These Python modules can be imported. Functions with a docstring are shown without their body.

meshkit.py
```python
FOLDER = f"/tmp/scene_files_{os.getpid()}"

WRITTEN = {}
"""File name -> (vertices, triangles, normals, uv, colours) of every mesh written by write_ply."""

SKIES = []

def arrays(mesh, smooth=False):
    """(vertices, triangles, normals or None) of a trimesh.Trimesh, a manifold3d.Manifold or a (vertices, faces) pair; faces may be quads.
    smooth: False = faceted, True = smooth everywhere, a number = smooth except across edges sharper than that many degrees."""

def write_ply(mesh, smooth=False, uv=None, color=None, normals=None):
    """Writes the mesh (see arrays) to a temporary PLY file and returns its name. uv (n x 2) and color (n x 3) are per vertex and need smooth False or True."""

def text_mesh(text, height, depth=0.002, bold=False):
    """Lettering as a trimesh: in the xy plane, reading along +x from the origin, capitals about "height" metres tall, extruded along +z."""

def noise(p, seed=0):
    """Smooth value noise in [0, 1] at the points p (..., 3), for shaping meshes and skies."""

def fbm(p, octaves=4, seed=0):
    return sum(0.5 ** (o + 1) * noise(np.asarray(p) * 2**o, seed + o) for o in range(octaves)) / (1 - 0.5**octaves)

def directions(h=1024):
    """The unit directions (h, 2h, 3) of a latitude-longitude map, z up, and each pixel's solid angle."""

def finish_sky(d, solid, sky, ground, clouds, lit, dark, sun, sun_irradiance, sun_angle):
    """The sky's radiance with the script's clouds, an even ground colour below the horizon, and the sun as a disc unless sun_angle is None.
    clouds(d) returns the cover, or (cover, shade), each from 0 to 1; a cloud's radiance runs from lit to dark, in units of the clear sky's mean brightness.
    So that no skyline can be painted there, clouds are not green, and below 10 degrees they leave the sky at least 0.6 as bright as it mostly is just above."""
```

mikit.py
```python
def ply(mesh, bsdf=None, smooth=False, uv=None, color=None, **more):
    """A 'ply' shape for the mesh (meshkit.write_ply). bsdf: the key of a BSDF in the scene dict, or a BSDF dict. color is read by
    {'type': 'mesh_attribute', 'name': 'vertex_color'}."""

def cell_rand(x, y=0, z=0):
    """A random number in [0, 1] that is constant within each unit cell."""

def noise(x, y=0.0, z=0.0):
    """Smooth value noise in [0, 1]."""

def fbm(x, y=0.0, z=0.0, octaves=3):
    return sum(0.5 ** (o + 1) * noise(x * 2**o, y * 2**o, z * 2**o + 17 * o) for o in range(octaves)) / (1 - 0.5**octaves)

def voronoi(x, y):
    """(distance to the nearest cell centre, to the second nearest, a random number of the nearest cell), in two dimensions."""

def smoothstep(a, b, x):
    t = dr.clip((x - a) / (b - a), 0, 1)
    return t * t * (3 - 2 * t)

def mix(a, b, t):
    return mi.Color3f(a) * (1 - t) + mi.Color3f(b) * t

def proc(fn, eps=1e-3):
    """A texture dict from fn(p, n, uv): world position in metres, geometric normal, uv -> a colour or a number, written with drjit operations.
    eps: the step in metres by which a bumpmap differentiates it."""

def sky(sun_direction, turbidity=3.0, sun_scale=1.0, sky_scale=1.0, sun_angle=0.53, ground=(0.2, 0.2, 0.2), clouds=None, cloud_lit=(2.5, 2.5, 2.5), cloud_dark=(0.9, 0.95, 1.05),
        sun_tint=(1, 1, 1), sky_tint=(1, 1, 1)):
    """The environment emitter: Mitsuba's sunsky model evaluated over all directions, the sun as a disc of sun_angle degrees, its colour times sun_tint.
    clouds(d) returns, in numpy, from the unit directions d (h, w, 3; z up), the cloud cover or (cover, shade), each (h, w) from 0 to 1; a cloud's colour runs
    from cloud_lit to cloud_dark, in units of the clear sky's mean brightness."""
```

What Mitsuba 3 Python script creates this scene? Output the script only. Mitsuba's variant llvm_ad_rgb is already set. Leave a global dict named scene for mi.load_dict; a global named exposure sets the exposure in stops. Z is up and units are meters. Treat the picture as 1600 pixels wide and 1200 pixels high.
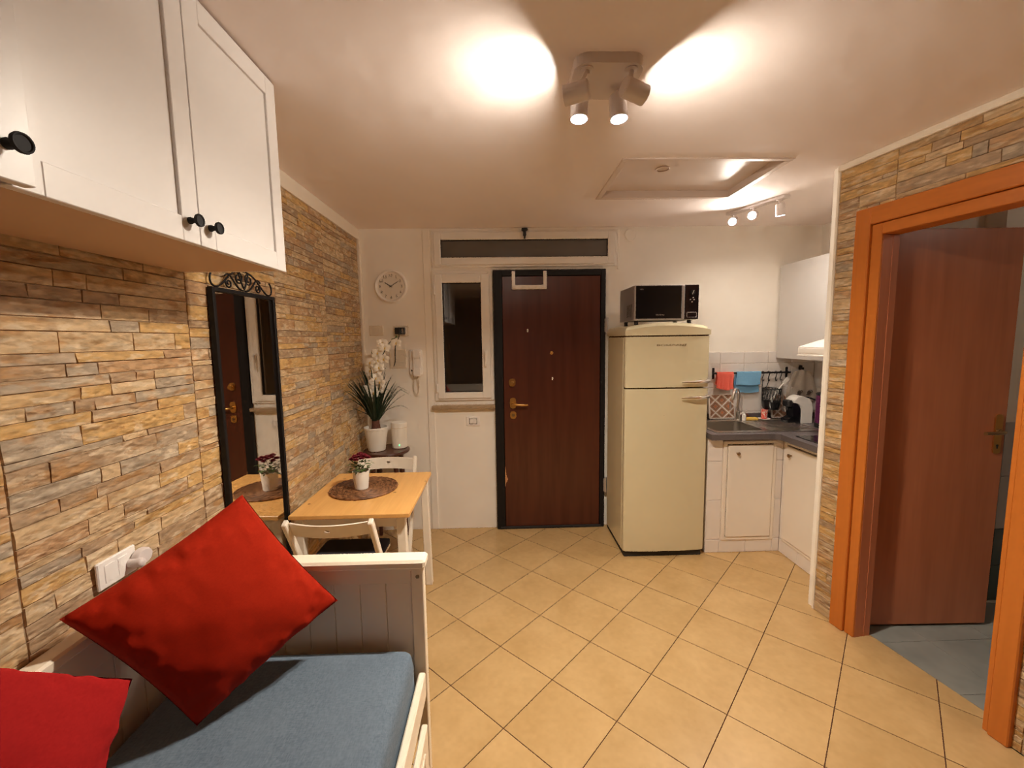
import math
import numpy as np
import trimesh
import mitsuba as mi
import drjit as dr
import mikit
import meshkit
from shapely.geometry import Polygon, Point, box as sbox
from shapely import affinity
from shapely.ops import unary_union
from scipy.spatial import ConvexHull
from scipy.spatial.transform import Rotation as Rot

T = mi.ScalarTransform4f
scene, labels = {}, {}
rng = np.random.default_rng(7)

# ------------------------------------------------------------------ camera
CAM = np.array([0.0, 0.0, 1.585])
RIGHT = np.array([0.99957955, -0.0251631, -0.01440649])
UP = np.array([0.0169467, 0.10384443, 0.99444917])
FWD = np.array([0.02352739, 0.99427519, -0.1042272])
FPX = 668.19
scene["camera"] = {
    "type": "perspective", "fov": 2 * math.degrees(math.atan(800 / FPX)), "fov_axis": "x",
    "near_clip": 0.02, "far_clip": 60.0,
    "to_world": T().look_at(origin=CAM.tolist(), target=(CAM + FWD).tolist(), up=UP.tolist()),
}
exposure = 0.44
LAMP = [1.0, 0.89, 0.74]          # warm white of the spots
RAIL = [1.0, 0.90, 0.78]           # the kitchen spots are whiter
SIDE_L, DOWN_L = 680.0, 3300.0   # radiance of the ceiling-lamp bulbs, turned sideways / down
RAIL_L, RAIL_DOWN_L = 600.0, 900.0

# ------------------------------------------------------------------ helpers
def N(name):
    """name, or name_001 ... when the key is taken."""
    if name not in scene and name not in labels and not any(k.startswith(name + "__") for k in scene):
        return name
    i = 1
    while True:
        k = "%s_%03d" % (name, i)
        if k not in scene and k not in labels and not any(q.startswith(k + "__") for q in scene):
            return k
        i += 1

COUNT = {}
def num(key):
    """Fast numbering for parts."""
    n = COUNT.get(key, 0)
    COUNT[key] = n + 1
    return key if n == 0 else "%s_%03d" % (key, n)

def thing(name, label, cat, group=None):
    k = N(name)
    labels[k] = {"label": label, "category": cat}
    if group:
        labels[k]["group"] = group
    return k

def struct(name, label):
    labels[name] = {"label": label, "category": name.split("_")[0] if not name.startswith("trim") else "trim", "kind": "structure"}
    return name

def put(key, mesh, mat, smooth=False, uv=None, label=None, kind=None, **more):
    scene[key] = mikit.ply(mesh, mat, smooth=smooth, uv=uv, **more)
    if label or kind:
        labels[key] = {**labels.get(key, {})}
        if label:
            labels[key]["label"] = label
        if kind:
            labels[key]["kind"] = kind
    return key

def part(parent, name, mesh, mat, smooth=False, uv=None, label=None, kind=None, **more):
    return put(num(parent + "__" + name), mesh, mat, smooth, uv, label, kind, **more)

def tm(v, f):
    return trimesh.Trimesh(np.asarray(v, float), np.asarray(f, int), process=False)

def cat(*ms):
    out = []
    for m in ms:
        out += list(m) if isinstance(m, (list, tuple)) else [m]
    return trimesh.util.concatenate(out)

def hull(p):
    p = np.asarray(p, float)
    h = ConvexHull(p)
    c = p.mean(0)
    f = h.simplices.copy()
    n = np.cross(p[f[:, 1]] - p[f[:, 0]], p[f[:, 2]] - p[f[:, 0]])
    flip = ((p[f[:, 0]] - c) * n).sum(1) < 0
    f[flip] = f[flip][:, ::-1]
    return tm(p, f)

def bx(x0, x1, y0, y1, z0, z1, b=0.0):
    """Box, edges chamfered by b."""
    x0, x1 = min(x0, x1), max(x0, x1); y0, y1 = min(y0, y1), max(y0, y1); z0, z1 = min(z0, z1), max(z0, z1)
    b = min(b, (x1 - x0) * .45, (y1 - y0) * .45, (z1 - z0) * .45)
    if b <= 0:
        m = trimesh.creation.box(extents=[x1 - x0, y1 - y0, z1 - z0])
        m.apply_translation([(x0 + x1) / 2, (y0 + y1) / 2, (z0 + z1) / 2])
        return m
    P = []
    for sx in (0, 1):
        for sy in (0, 1):
            for sz in (0, 1):
                X, Y, Z = (x0, x1)[sx], (y0, y1)[sy], (z0, z1)[sz]
                ix, iy, iz = (1 - 2 * sx) * b, (1 - 2 * sy) * b, (1 - 2 * sz) * b
                P += [[X, Y + iy, Z + iz], [X + ix, Y, Z + iz], [X + ix, Y + iy, Z]]
    return hull(P)

def M4(R=None, t=(0, 0, 0)):
    m = np.eye(4)
    if R is not None:
        m[:3, :3] = R
    m[:3, 3] = t
    return m

def xf(mesh, R=None, t=(0, 0, 0)):
    m = mesh.copy()
    m.apply_transform(M4(R, t))
    return m

def rz(deg):
    return Rot.from_euler("z", deg, degrees=True).as_matrix()

def rx(deg):
    return Rot.from_euler("x", deg, degrees=True).as_matrix()

def ry(deg):
    return Rot.from_euler("y", deg, degrees=True).as_matrix()

def frame_to(d):
    """Rotation taking +z to direction d."""
    d = np.asarray(d, float); d = d / np.linalg.norm(d)
    a = np.array([0, 0, 1.0]) if abs(d[2]) < .9 else np.array([1.0, 0, 0])
    x = np.cross(a, d); x /= np.linalg.norm(x)
    return np.stack([x, np.cross(d, x), d], 1)

def lathe(prof, n=32, t=(0, 0, 0), R=None):
    """Profile [(r, z), ...] turned about z; r=0 ends are closed."""
    m = trimesh.creation.revolve(np.asarray(prof, float), sections=n)
    return xf(m, R, t)

def cyl(p, q, r, n=20, r2=None, b=0.0):
    p, q = np.asarray(p, float), np.asarray(q, float)
    L = np.linalg.norm(q - p); r2 = r if r2 is None else r2
    prof = [(0, 0), (r - b, 0), (r, b), (r2, L - b), (r2 - b, L), (0, L)] if b > 0 else [(0, 0), (r, 0), (r2, L), (0, L)]
    return lathe(prof, n, p, frame_to(q - p))

def bar(p, q, w, h, up=(0, 0, 1), b=0.002):
    """Square bar from p to q: w across, h along 'up'."""
    p, q = np.asarray(p, float), np.asarray(q, float)
    d = q - p; L = np.linalg.norm(d); d /= L
    up = np.asarray(up, float); s = np.cross(d, up); s /= np.linalg.norm(s); u = np.cross(s, d)
    m = bx(-w / 2, w / 2, -h / 2, h / 2, 0, L, b)
    return xf(m, np.stack([s, u, d], 1), p)

def spline(P, n=40):
    from scipy.interpolate import CubicSpline
    P = np.asarray(P, float)
    s = np.r_[0, np.cumsum(np.linalg.norm(np.diff(P, axis=0), axis=1))]
    return CubicSpline(s, P)(np.linspace(0, s[-1], n))

def tube(P, r, k=10, closed=False):
    P = np.asarray(P, float); n = len(P)
    t = np.gradient(P, axis=0) if not closed else np.roll(P, -1, 0) - np.roll(P, 1, 0)
    t /= np.linalg.norm(t, axis=1, keepdims=True) + 1e-12
    a = np.array([0, 0, 1.0]) if abs(t[0][2]) < .9 else np.array([1.0, 0, 0])
    rr = np.broadcast_to(np.asarray(r, float), (n,))
    x = np.cross(a, t[0]); x /= np.linalg.norm(x)
    V = []
    for i in range(n):
        x = x - t[i] * (x @ t[i]); x /= np.linalg.norm(x) + 1e-12
        y = np.cross(t[i], x)
        ang = np.arange(k) * 2 * np.pi / k
        V.append(P[i] + rr[i] * (np.cos(ang)[:, None] * x + np.sin(ang)[:, None] * y))
    V = np.concatenate(V); F = []
    for i in range(n if closed else n - 1):
        j = (i + 1) % n
        for m in range(k):
            o = (m + 1) % k
            a_, b_, c_, d_ = i * k + m, i * k + o, j * k + o, j * k + m
            F += [[a_, b_, c_], [a_, c_, d_]]
    if not closed:
        V = np.vstack([V, P[0], P[-1]])
        for m in range(k):
            o = (m + 1) % k
            F += [[n * k, o, m], [n * k + 1, (n - 1) * k + m, (n - 1) * k + o]]
    return tm(V, F)

def torus(R_, r, n=48, k=10, t=(0, 0, 0), R=None):
    a = np.arange(n) * 2 * np.pi / n
    m = tube(np.stack([R_ * np.cos(a), R_ * np.sin(a), 0 * a], 1), r, k, closed=True)
    return xf(m, R, t)

def ext(poly, h, R=None, t=(0, 0, 0)):
    ps = list(poly.geoms) if hasattr(poly, "geoms") else [poly]
    m = cat([trimesh.creation.extrude_polygon(p, h, engine="earcut") for p in ps])
    return xf(m, R, t)

RXZ = np.array([[1, 0, 0], [0, 0, -1], [0, 1, 0.0]])      # polygon (x, y) -> world (x, z), extruded towards -y
RYZ = np.array([[0, 0, 1], [1, 0, 0], [0, 1, 0.0]])       # polygon (x, y) -> world (y, z), extruded towards +x

def rrect(x0, x1, y0, y1, r):
    return sbox(x0 + r, y0 + r, x1 - r, y1 - r).buffer(r, quad_segs=6)

def grid(nu, nv):
    """Faces of a (nu+1) x (nv+1) grid, index u*(nv+1)+v."""
    i, j = np.meshgrid(np.arange(nu), np.arange(nv), indexing="ij")
    a = (i * (nv + 1) + j).ravel(); b = a + (nv + 1); c = b + 1; d = a + 1
    return np.vstack([np.stack([a, b, c], 1), np.stack([a, c, d], 1)])

def sheet(P, th):
    """Grid of points (nu+1, nv+1, 3) as a cloth of thickness th."""
    nu, nv = P.shape[0] - 1, P.shape[1] - 1
    du, dv = np.gradient(P, axis=0), np.gradient(P, axis=1)
    n = np.cross(du, dv); n /= np.linalg.norm(n, axis=-1, keepdims=True) + 1e-12
    A, B = (P + n * th / 2).reshape(-1, 3), (P - n * th / 2).reshape(-1, 3)
    f = grid(nu, nv); o = len(A)
    F = [f, f[:, ::-1] + o]
    idx = np.arange((nu + 1) * (nv + 1)).reshape(nu + 1, nv + 1)
    ring = np.concatenate([idx[:, 0], idx[-1, 1:], idx[-2::-1, -1], idx[0, -2:0:-1]])
    nx = np.roll(ring, -1)
    F += [np.stack([ring, ring + o, nx + o], 1), np.stack([ring, nx + o, nx], 1)]
    return tm(np.vstack([A, B]), np.vstack(F)[:, ::-1])

def sphere(c, r, sc=(1, 1, 1), sub=2):
    m = trimesh.creation.icosphere(subdivisions=sub, radius=1.0)
    m.vertices = m.vertices * np.asarray(sc) * r + np.asarray(c)
    return m

# ------------------------------------------------------------------ materials
def rgb(c):
    return {"type": "rgb", "value": [float(x) for x in c]}

def srgb(r, g, b):
    c = np.array([r, g, b]) / 255.0
    return np.where(c <= .04045, c / 12.92, ((c + .055) / 1.055) ** 2.4)

def mat(key, col, rough=.5, metal=0.0, clear=0.0, sheen=0.0, spec=.5, bump=None, bscale=1.0, eps=1e-3):
    b = {"type": "principled", "base_color": mikit.proc(col) if callable(col) else rgb(col), "roughness": rough,
         "metallic": metal, "clearcoat": clear, "clearcoat_gloss": .9, "sheen": sheen, "specular": spec}
    if bump is not None:
        b = {"type": "bumpmap", "nested_texture": mikit.proc(bump, eps), "scale": bscale, "nested_bsdf": b}
    scene[key] = {"type": "twosided", "nested": b}
    return key

def c3(c):
    return mi.Color3f(float(c[0]), float(c[1]), float(c[2]))

def mottled(a, b, s, oct=3, sx=1., sy=1., sz=1.):
    a, b = list(map(float, a)), list(map(float, b))
    def fn(p, n, uv):
        return mikit.mix(a, b, mikit.fbm(p.x * s * sx, p.y * s * sy, p.z * s * sz, oct))
    return fn

WALLW = (.80, .755, .69)
mat("mat_plaster", mottled((.90, .86, .79), (.85, .80, .72), 5.0), rough=.85, spec=.2,
    bump=lambda p, n, uv: mikit.fbm(p.x * 14, p.y * 14, p.z * 14, 3), bscale=.004, eps=3e-3)
mat("mat_rear", mottled((.34, .25, .18), (.28, .20, .14), 3.0), rough=.85, spec=.2)  # unseen rear wall, coloured dark so that less light bounces back
mat("mat_ceiling", mottled((.82, .75, .73), (.75, .675, .65), 1.7), rough=.75, spec=.25,
    bump=lambda p, n, uv: mikit.fbm(p.x * 5, p.y * 5, p.z * 5, 3), bscale=.010, eps=6e-3)
mat("mat_hatch_paint", (.62, .53, .48), rough=.4)
mat("mat_white_paint", (.78, .71, .60), rough=.4)
mat("mat_bed", (.74, .655, .53), rough=.42)
mat("mat_cabinet_bottom", (.50, .33, .20), rough=.6)  # plain brown for the undersides of the wall cabinets
mat("mat_kitchen_door", (.80, .74, .66), rough=.38)
mat("mat_lacquer", (.60, .575, .56), rough=.38)
mat("mat_cabinet_inside", (.66, .58, .50), rough=.5)
mat("mat_pvc", (.82, .79, .74), rough=.3)
mat("mat_white_plastic", (.82, .79, .75), rough=.3)
mat("mat_ivory_plastic", (.74, .66, .54), rough=.35)
mat("mat_knob", (.016, .016, .018), rough=.7, spec=.25)
mat("mat_black_plastic", (.012, .012, .014), rough=.35)
mat("mat_black_gloss", (.006, .006, .008), rough=.09)
mat("mat_black_metal", (.006, .005, .006), rough=.5, spec=.3)
mat("mat_rubber", (.015, .012, .012), rough=.8)
mat("mat_chrome", (.85, .83, .80), rough=.12, metal=1.0)
mat("mat_steel", (.62, .60, .57), rough=.28, metal=1.0)
mat("mat_silver", (.55, .54, .55), rough=.38, metal=.8)
mat("mat_brass", (.72, .45, .16), rough=.25, metal=1.0)
mat("mat_bronze", (.30, .20, .11), rough=.35, metal=1.0)
mat("mat_fridge", (.61, .545, .365), rough=.22, clear=.6)
mat("mat_gasket", (.10, .06, .03), rough=.7)
mat("mat_dark", (.02, .017, .015), rough=.7)
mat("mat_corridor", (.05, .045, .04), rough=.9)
mat("mat_lamp_white", (.62, .56, .54), rough=.4)
mat("mat_soil", mottled((.10, .045, .025), (.03, .015, .01), 120.0), rough=.95)
mat("mat_pot", (.82, .78, .70), rough=.35)
mat("mat_trunk", mottled((.16, .055, .03), (.07, .03, .02), 90.0), rough=.8)
mat("mat_leaf_dark", mottled((.008, .022, .014), (.018, .042, .018), 25.0), rough=.42)
mat("mat_leaf_green", mottled((.05, .10, .02), (.12, .17, .05), 60.0), rough=.5)
mat("mat_petal", (.84, .79, .68), rough=.6)
mat("mat_lip", (.62, .42, .10), rough=.6)
mat("mat_petal_red", mottled((.26, .012, .03), (.12, .006, .015), 150.0), rough=.6)
mat("mat_marble", mottled((.52, .40, .27), (.24, .15, .08), 55.0, 4), rough=.3)
mat("mat_hob", (.004, .004, .005), rough=.06)
mat("mat_purple", mottled((.13, .015, .09), (.05, .006, .04), 60.0), rough=.35)
mat("mat_red_cup", (.75, .08, .05), rough=.5)
mat("mat_yellow", (.72, .48, .10), rough=.9)
mat("mat_led", (.2, .7, .4), rough=.4)
mat("mat_print", (.10, .07, .055), rough=.9)
mat("mat_numeral", (.06, .045, .035), rough=.6)
mat("mat_clock_face", (.80, .75, .67), rough=.5)
mat("mat_white_tile", mottled((.80, .755, .72), (.76, .71, .67), 9.0), rough=.14)
mat("mat_tile_grout", (.60, .54, .47), rough=.9)
mat("mat_worktop", mottled((.075, .065, .070), (.14, .12, .125), 260.0, 2), rough=.35)
mat("mat_grey_tile", mottled((.42, .38, .36), (.36, .33, .32), 6.0), rough=.3)
mat("mat_green_tile", mottled((.03, .045, .035), (.05, .065, .05), 20.0), rough=.3)
mat("mat_bath_floor", mottled((.185, .20, .19), (.27, .28, .26), 11.0, 4), rough=.4)
scene["mat_mirror"] = {"type": "twosided", "nested": {"type": "conductor", "material": "none", "specular_reflectance": rgb((.80, .79, .77))}}
scene["mat_pane"] = {"type": "thindielectric", "int_ior": 1.5}
mat("mat_frosted", mottled((.085, .075, .065), (.13, .115, .10), 7.0, 3), rough=.16)

# floor tiles: sandy beige with soft cloudy veining; uv carries a random seed per tile
def floor_fn(p, n, uv):
    x, y = p.x + uv.x * 13.0, p.y + uv.y * 9.0
    v = mikit.fbm(x * 6, y * 6, 0, 4)
    s = mikit.fbm(x * 45, y * 45, 3, 3)
    base = mikit.mix([.40, .245, .095], [.55, .37, .175], v * .75 + s * .35)
    return base * (0.96 + 0.08 * uv.x)
mat("mat_floor_tile", floor_fn, rough=.33, spec=.45)
mat("mat_floor_grout", (.085, .036, .014), rough=.95)

# split-face stone: uv.x picks the tone, uv.y seeds the grain
def stone_fn(p, n, uv):
    k, sd = uv.x, uv.y * 37.0
    along = p.y + p.x
    g = mikit.fbm(along * 10 + sd, p.z * 34 + sd, sd, 4)
    fine = mikit.fbm(along * 45 + sd, p.z * 120, sd, 4)
    c0 = mikit.mix([.45, .31, .165], [.58, .42, .25], g)          # pale sand
    c1 = mikit.mix([.45, .265, .095], [.58, .375, .16], g)          # golden
    c2 = mikit.mix([.30, .195, .115], [.43, .295, .175], g)          # brown
    c3_ = mikit.mix([.31, .24, .17], [.44, .35, .25], g)         # grey
    c4 = mikit.mix([.38, .225, .115], [.50, .315, .17], g)          # reddish
    s = mikit.smoothstep
    c = mikit.mix(c0, c1, s(.31, .33, k))
    c = mikit.mix(c, c2, s(.56, .58, k))
    c = mikit.mix(c, c3_, s(.76, .78, k))
    c = mikit.mix(c, c4, s(.87, .89, k))
    vein = s(.55, .75, mikit.fbm(along * 14 + sd * 2, p.z * 42 + sd, 5.0, 4))
    c = mikit.mix(c, mi.Color3f(.36, .185, .065), vein * .7)
    pale = s(.56, .72, mikit.fbm(along * 20 + sd, p.z * 60 + sd * 3, 9.0, 3))
    c = mikit.mix(c, mi.Color3f(.64, .52, .36), pale * .5)
    return c * (.55 + .84 * fine)
mat("mat_stone", stone_fn, rough=.62, spec=.35,
    bump=lambda p, n, uv: mikit.fbm((p.y + p.x) * 30, p.z * 85, uv.y * 37, 4), bscale=.012, eps=2e-3)
mat("mat_stone_grout", (.34, .24, .15), rough=.95)

def wood(a, b, ax, f=1.0, seed=0.0):
    """Straight grain along axis ax (0 x, 1 y, 2 z)."""
    a, b = list(map(float, a)), list(map(float, b))
    def fn(p, n, uv):
        q = [p.x, p.y, p.z]
        l = q[ax]; o = [q[i] for i in range(3) if i != ax]
        g = mikit.fbm(o[0] * 26 * f + seed, o[1] * 26 * f, l * 1.6 * f, 4)
        h = mikit.fbm(o[0] * 120 * f, o[1] * 120 * f + seed, l * 5 * f, 3)
        return mikit.mix(a, b, dr.clip(g * 1.2 - .1, 0, 1) * .7 + h * .3)
    return fn
mat("mat_entry_door", wood((.050, .011, .006), (.105, .026, .012), 2), rough=.30, spec=.45)
mat("mat_casing", wood((.43, .118, .014), (.57, .175, .028), 2), rough=.35)
mat("mat_casing_across", wood((.43, .118, .014), (.57, .175, .028), 1), rough=.35)
mat("mat_bath_door", wood((.40, .125, .056), (.53, .195, .095), 2), rough=.33)
def pine(p, n, uv):
    b = mikit.fbm(p.x * 30 + 3, 0, p.y * 2.5, 4)
    h = mikit.fbm(p.x * 150, p.y * 8, 0, 3)
    k = mikit.smoothstep(.012, .004, mikit.voronoi(p.x * 5 + .3, p.y * 5 + .7)[0] / 5)
    c = mikit.mix([.60, .30, .085], [.78, .45, .155], b * .7 + h * .3)
    return mikit.mix(c, mi.Color3f(.22, .09, .03), k * .8)
mat("mat_pine", pine, rough=.35)
mat("mat_chip", wood((.50, .24, .10), (.62, .33, .15), 2), rough=.8)
mat("mat_stool", wood((.045, .014, .009), (.085, .028, .016), 0, 1.5), rough=.28)

def fabric(a, b, f=420.0, soft=9.0):
    a, b = list(map(float, a)), list(map(float, b))
    def fn(p, n, uv):
        w = mikit.noise(p.x * f, p.y * f * .35, p.z * f * .5) * .5 + mikit.noise(p.x * f * .35, p.y * f, p.z * f) * .5
        m = mikit.fbm(p.x * soft, p.y * soft, p.z * soft, 3)
        return mikit.mix(a, b, w * .65 + m * .35)
    return fn
mat("mat_denim", fabric((.075, .105, .145), (.165, .21, .26), 330.0), rough=.95, sheen=.3, spec=.1,
    bump=lambda p, n, uv: mikit.noise(p.x * 400, p.y * 400, p.z * 400), bscale=.0012, eps=8e-4)
mat("mat_red_cloth", fabric((.25, .009, .0025), (.33, .018, .005), 500.0), rough=.9, sheen=.35, spec=.1)
mat("mat_red_cloth_dark", fabric((.23, .006, .007), (.30, .012, .012), 500.0), rough=.9, sheen=.35, spec=.1)
mat("mat_cushion", (.018, .018, .024), rough=.95)
mat("mat_coral", fabric((.70, .10, .075), (.82, .17, .12), 300.0), rough=.95, sheen=.4)
mat("mat_blue", fabric((.13, .34, .58), (.22, .46, .70), 300.0), rough=.95, sheen=.4)
mat("mat_linen", fabric((.47, .40, .34), (.58, .51, .44), 300.0), rough=.95, sheen=.3)
def rattan(p, n, uv):
    w = mikit.noise(uv.x * 70, uv.y * 3.0, 0)
    return mikit.mix([.045, .015, .006], [.33, .150, .062], w * .8 + .2 * mikit.fbm(p.x * 20, p.y * 20, 0, 2))
mat("mat_rattan", rattan, rough=.5)
def motif(p, n, uv):
    """Moorish tile print: white lattice over brown and rust diamonds."""
    u, v = uv.x * 2.0, uv.y * 2.0
    a, b = u + v, u - v
    fa, fb = a - dr.floor(a + .5), b - dr.floor(b + .5)
    line = mikit.smoothstep(.075, .055, dr.minimum(dr.abs(fa), dr.abs(fb)))
    ca, cb = dr.abs(a - dr.floor(a) - .5), dr.abs(b - dr.floor(b) - .5)
    r = dr.maximum(ca, cb)
    ring = mikit.smoothstep(.06, .03, dr.abs(r - .27))
    star = mikit.smoothstep(.13, .09, dr.sqrt(ca * cb) * 1.4 + r * .35)
    c = mikit.mix([.40, .23, .15], [.22, .11, .07], ring)
    c = mikit.mix(c, mi.Color3f(.55, .16, .06), star)
    edge = dr.minimum(dr.minimum(uv.x, 1 - uv.x), dr.minimum(uv.y, 1 - uv.y))
    c = mikit.mix(c, mi.Color3f(.78, .72, .67), dr.maximum(line, mikit.smoothstep(.05, .04, edge)))
    return c
mat("mat_motif", motif, rough=.3)
def cup_check(p, n, uv):
    a = dr.floor(uv.x * 9) + dr.floor(uv.y * 5)
    k = dr.abs(a - 2 * dr.floor(a / 2))
    return mikit.mix([.78, .09, .06], [.78, .62, .56], mikit.smoothstep(.55, .6, mikit.noise(uv.x * 34, uv.y * 13, 0)) + 0 * k)
mat("mat_cup", cup_check, rough=.5)

# ------------------------------------------------------------------ room dimensions
ZC = 2.46                 # ceiling
YB = 3.487                # back wall
XL = -1.11                # stone face of the left wall
XK = 2.60                 # kitchen side wall
YR = -2.40                # wall behind the camera
P0 = np.array([1.787, 2.301])                       # end of the right-hand stone wall
D = np.array([0.1623591, -0.98673174])              # along that wall, towards the camera
NW = np.array([-0.98673174, -0.1623591])            # its normal, into the room
def W(s, off=0.0, z=None):
    p = P0 + D * s + NW * off
    return p if z is None else np.array([p[0], p[1], z])
RW = np.array([[D[0], NW[0] * -1, 0], [D[1], NW[1] * -1, 0], [0, 0, 1.0]])   # local (s, depth behind the face, z) -> world
def wbox(s0, s1, d0, d1, z0, z1, b=0.0):
    """Box on the right wall: s along it, d depth behind its face (negative = proud)."""
    return xf(bx(s0, s1, d0, d1, z0, z1, b), RW, [P0[0], P0[1], 0])
S_END = (P0[1] - YR) / 0.98673174
BX1 = 3.55                # bathroom side wall

# ------------------------------------------------------------------ floor
struct("floor", "sandy beige diagonal tile floor with dark brown joints")
room = Polygon([(XL - .012, YB), (XK, YB), (XK, P0[1] + .02), W(0, -.02), W(.22, -.0), W(.22, -.102), W(.83, -.102), W(.83, 0), W(S_END), (XL - .012, YR)])
put("floor", ext(room.buffer(.0), .03, t=(0, 0, -.0316)), "mat_floor_grout")
FO, FS, FA = np.array([-.29999663, 3.23800955]), .3331685695, math.radians(43.38220356)
fa, fb = FS * np.array([math.cos(FA), -math.sin(FA)]), FS * np.array([-math.sin(FA), -math.cos(FA)])
cells = []
for i in range(-12, 22):
    for j in range(-14, 20):
        o = FO + i * fa + j * fb
        g = Polygon([o, o + fa, o + fa + fb, o + fb]).intersection(room)
        if g.is_empty or g.area < 1e-4:
            continue
        for gg in (g.geoms if hasattr(g, "geoms") else [g]):
            gg = gg.buffer(-.0021, join_style=2)
            if gg.is_empty or gg.area < 2e-4 or gg.geom_type != "Polygon":
                continue
            c = np.array(gg.centroid.coords[0])
            cells.append((np.hypot(c[0], c[1]) + (3 if c[1] < .5 else 0), gg))
cells.sort(key=lambda t: t[0])
def tile_mesh(gg, z, ch=.0012):
    inn = gg.buffer(-ch, join_style=2)
    P, Q = np.array(gg.exterior.coords)[:-1], np.array(inn.exterior.coords)[:-1]
    if len(P) == len(Q):
        if not gg.exterior.is_ccw:
            P = P[::-1]
        if not inn.exterior.is_ccw:
            Q = Q[::-1]
        k = int(np.argmin(np.linalg.norm(Q - P[0], axis=1))); Q = np.roll(Q, -k, 0)
        n = len(P); V = np.vstack([np.c_[P, np.full(n, z - .004)], np.c_[P, np.full(n, z - ch)], np.c_[Q, np.full(n, z)]])
        F = []
        for a in range(n):
            b = (a + 1) % n
            F += [[a, b, n + b], [a, n + b, n + a], [n + a, n + b, 2 * n + b], [n + a, 2 * n + b, 2 * n + a]]
        t = trimesh.creation.triangulate_polygon(Polygon(Q), engine="earcut")
        if len(t[0]) == n:
            idx = [int(np.argmin(np.linalg.norm(Q - v, axis=1))) for v in t[0]]
            tri = np.array(idx)[t[1]] + 2 * n
            nn = np.cross(V[tri[:, 1]] - V[tri[:, 0]], V[tri[:, 2]] - V[tri[:, 0]])[:, 2]
            tri[nn < 0] = tri[nn < 0][:, ::-1]
            return tm(V, np.vstack([F, tri]))
    return ext(gg, .004, t=(0, 0, z - .004))
rest = []
for k, (_, gg) in enumerate(cells):
    m = tile_mesh(gg, float(rng.normal(0, .00025)))
    u = np.tile(rng.random(2), (len(m.vertices), 1))
    if k < 230:
        part("floor", "tile", m, "mat_floor_tile", uv=u)
    else:
        rest.append((m, u))
if rest:
    put("floor__tile_far", cat([r[0] for r in rest]), "mat_floor_tile", uv=np.vstack([r[1] for r in rest]), kind="stuff")

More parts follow.
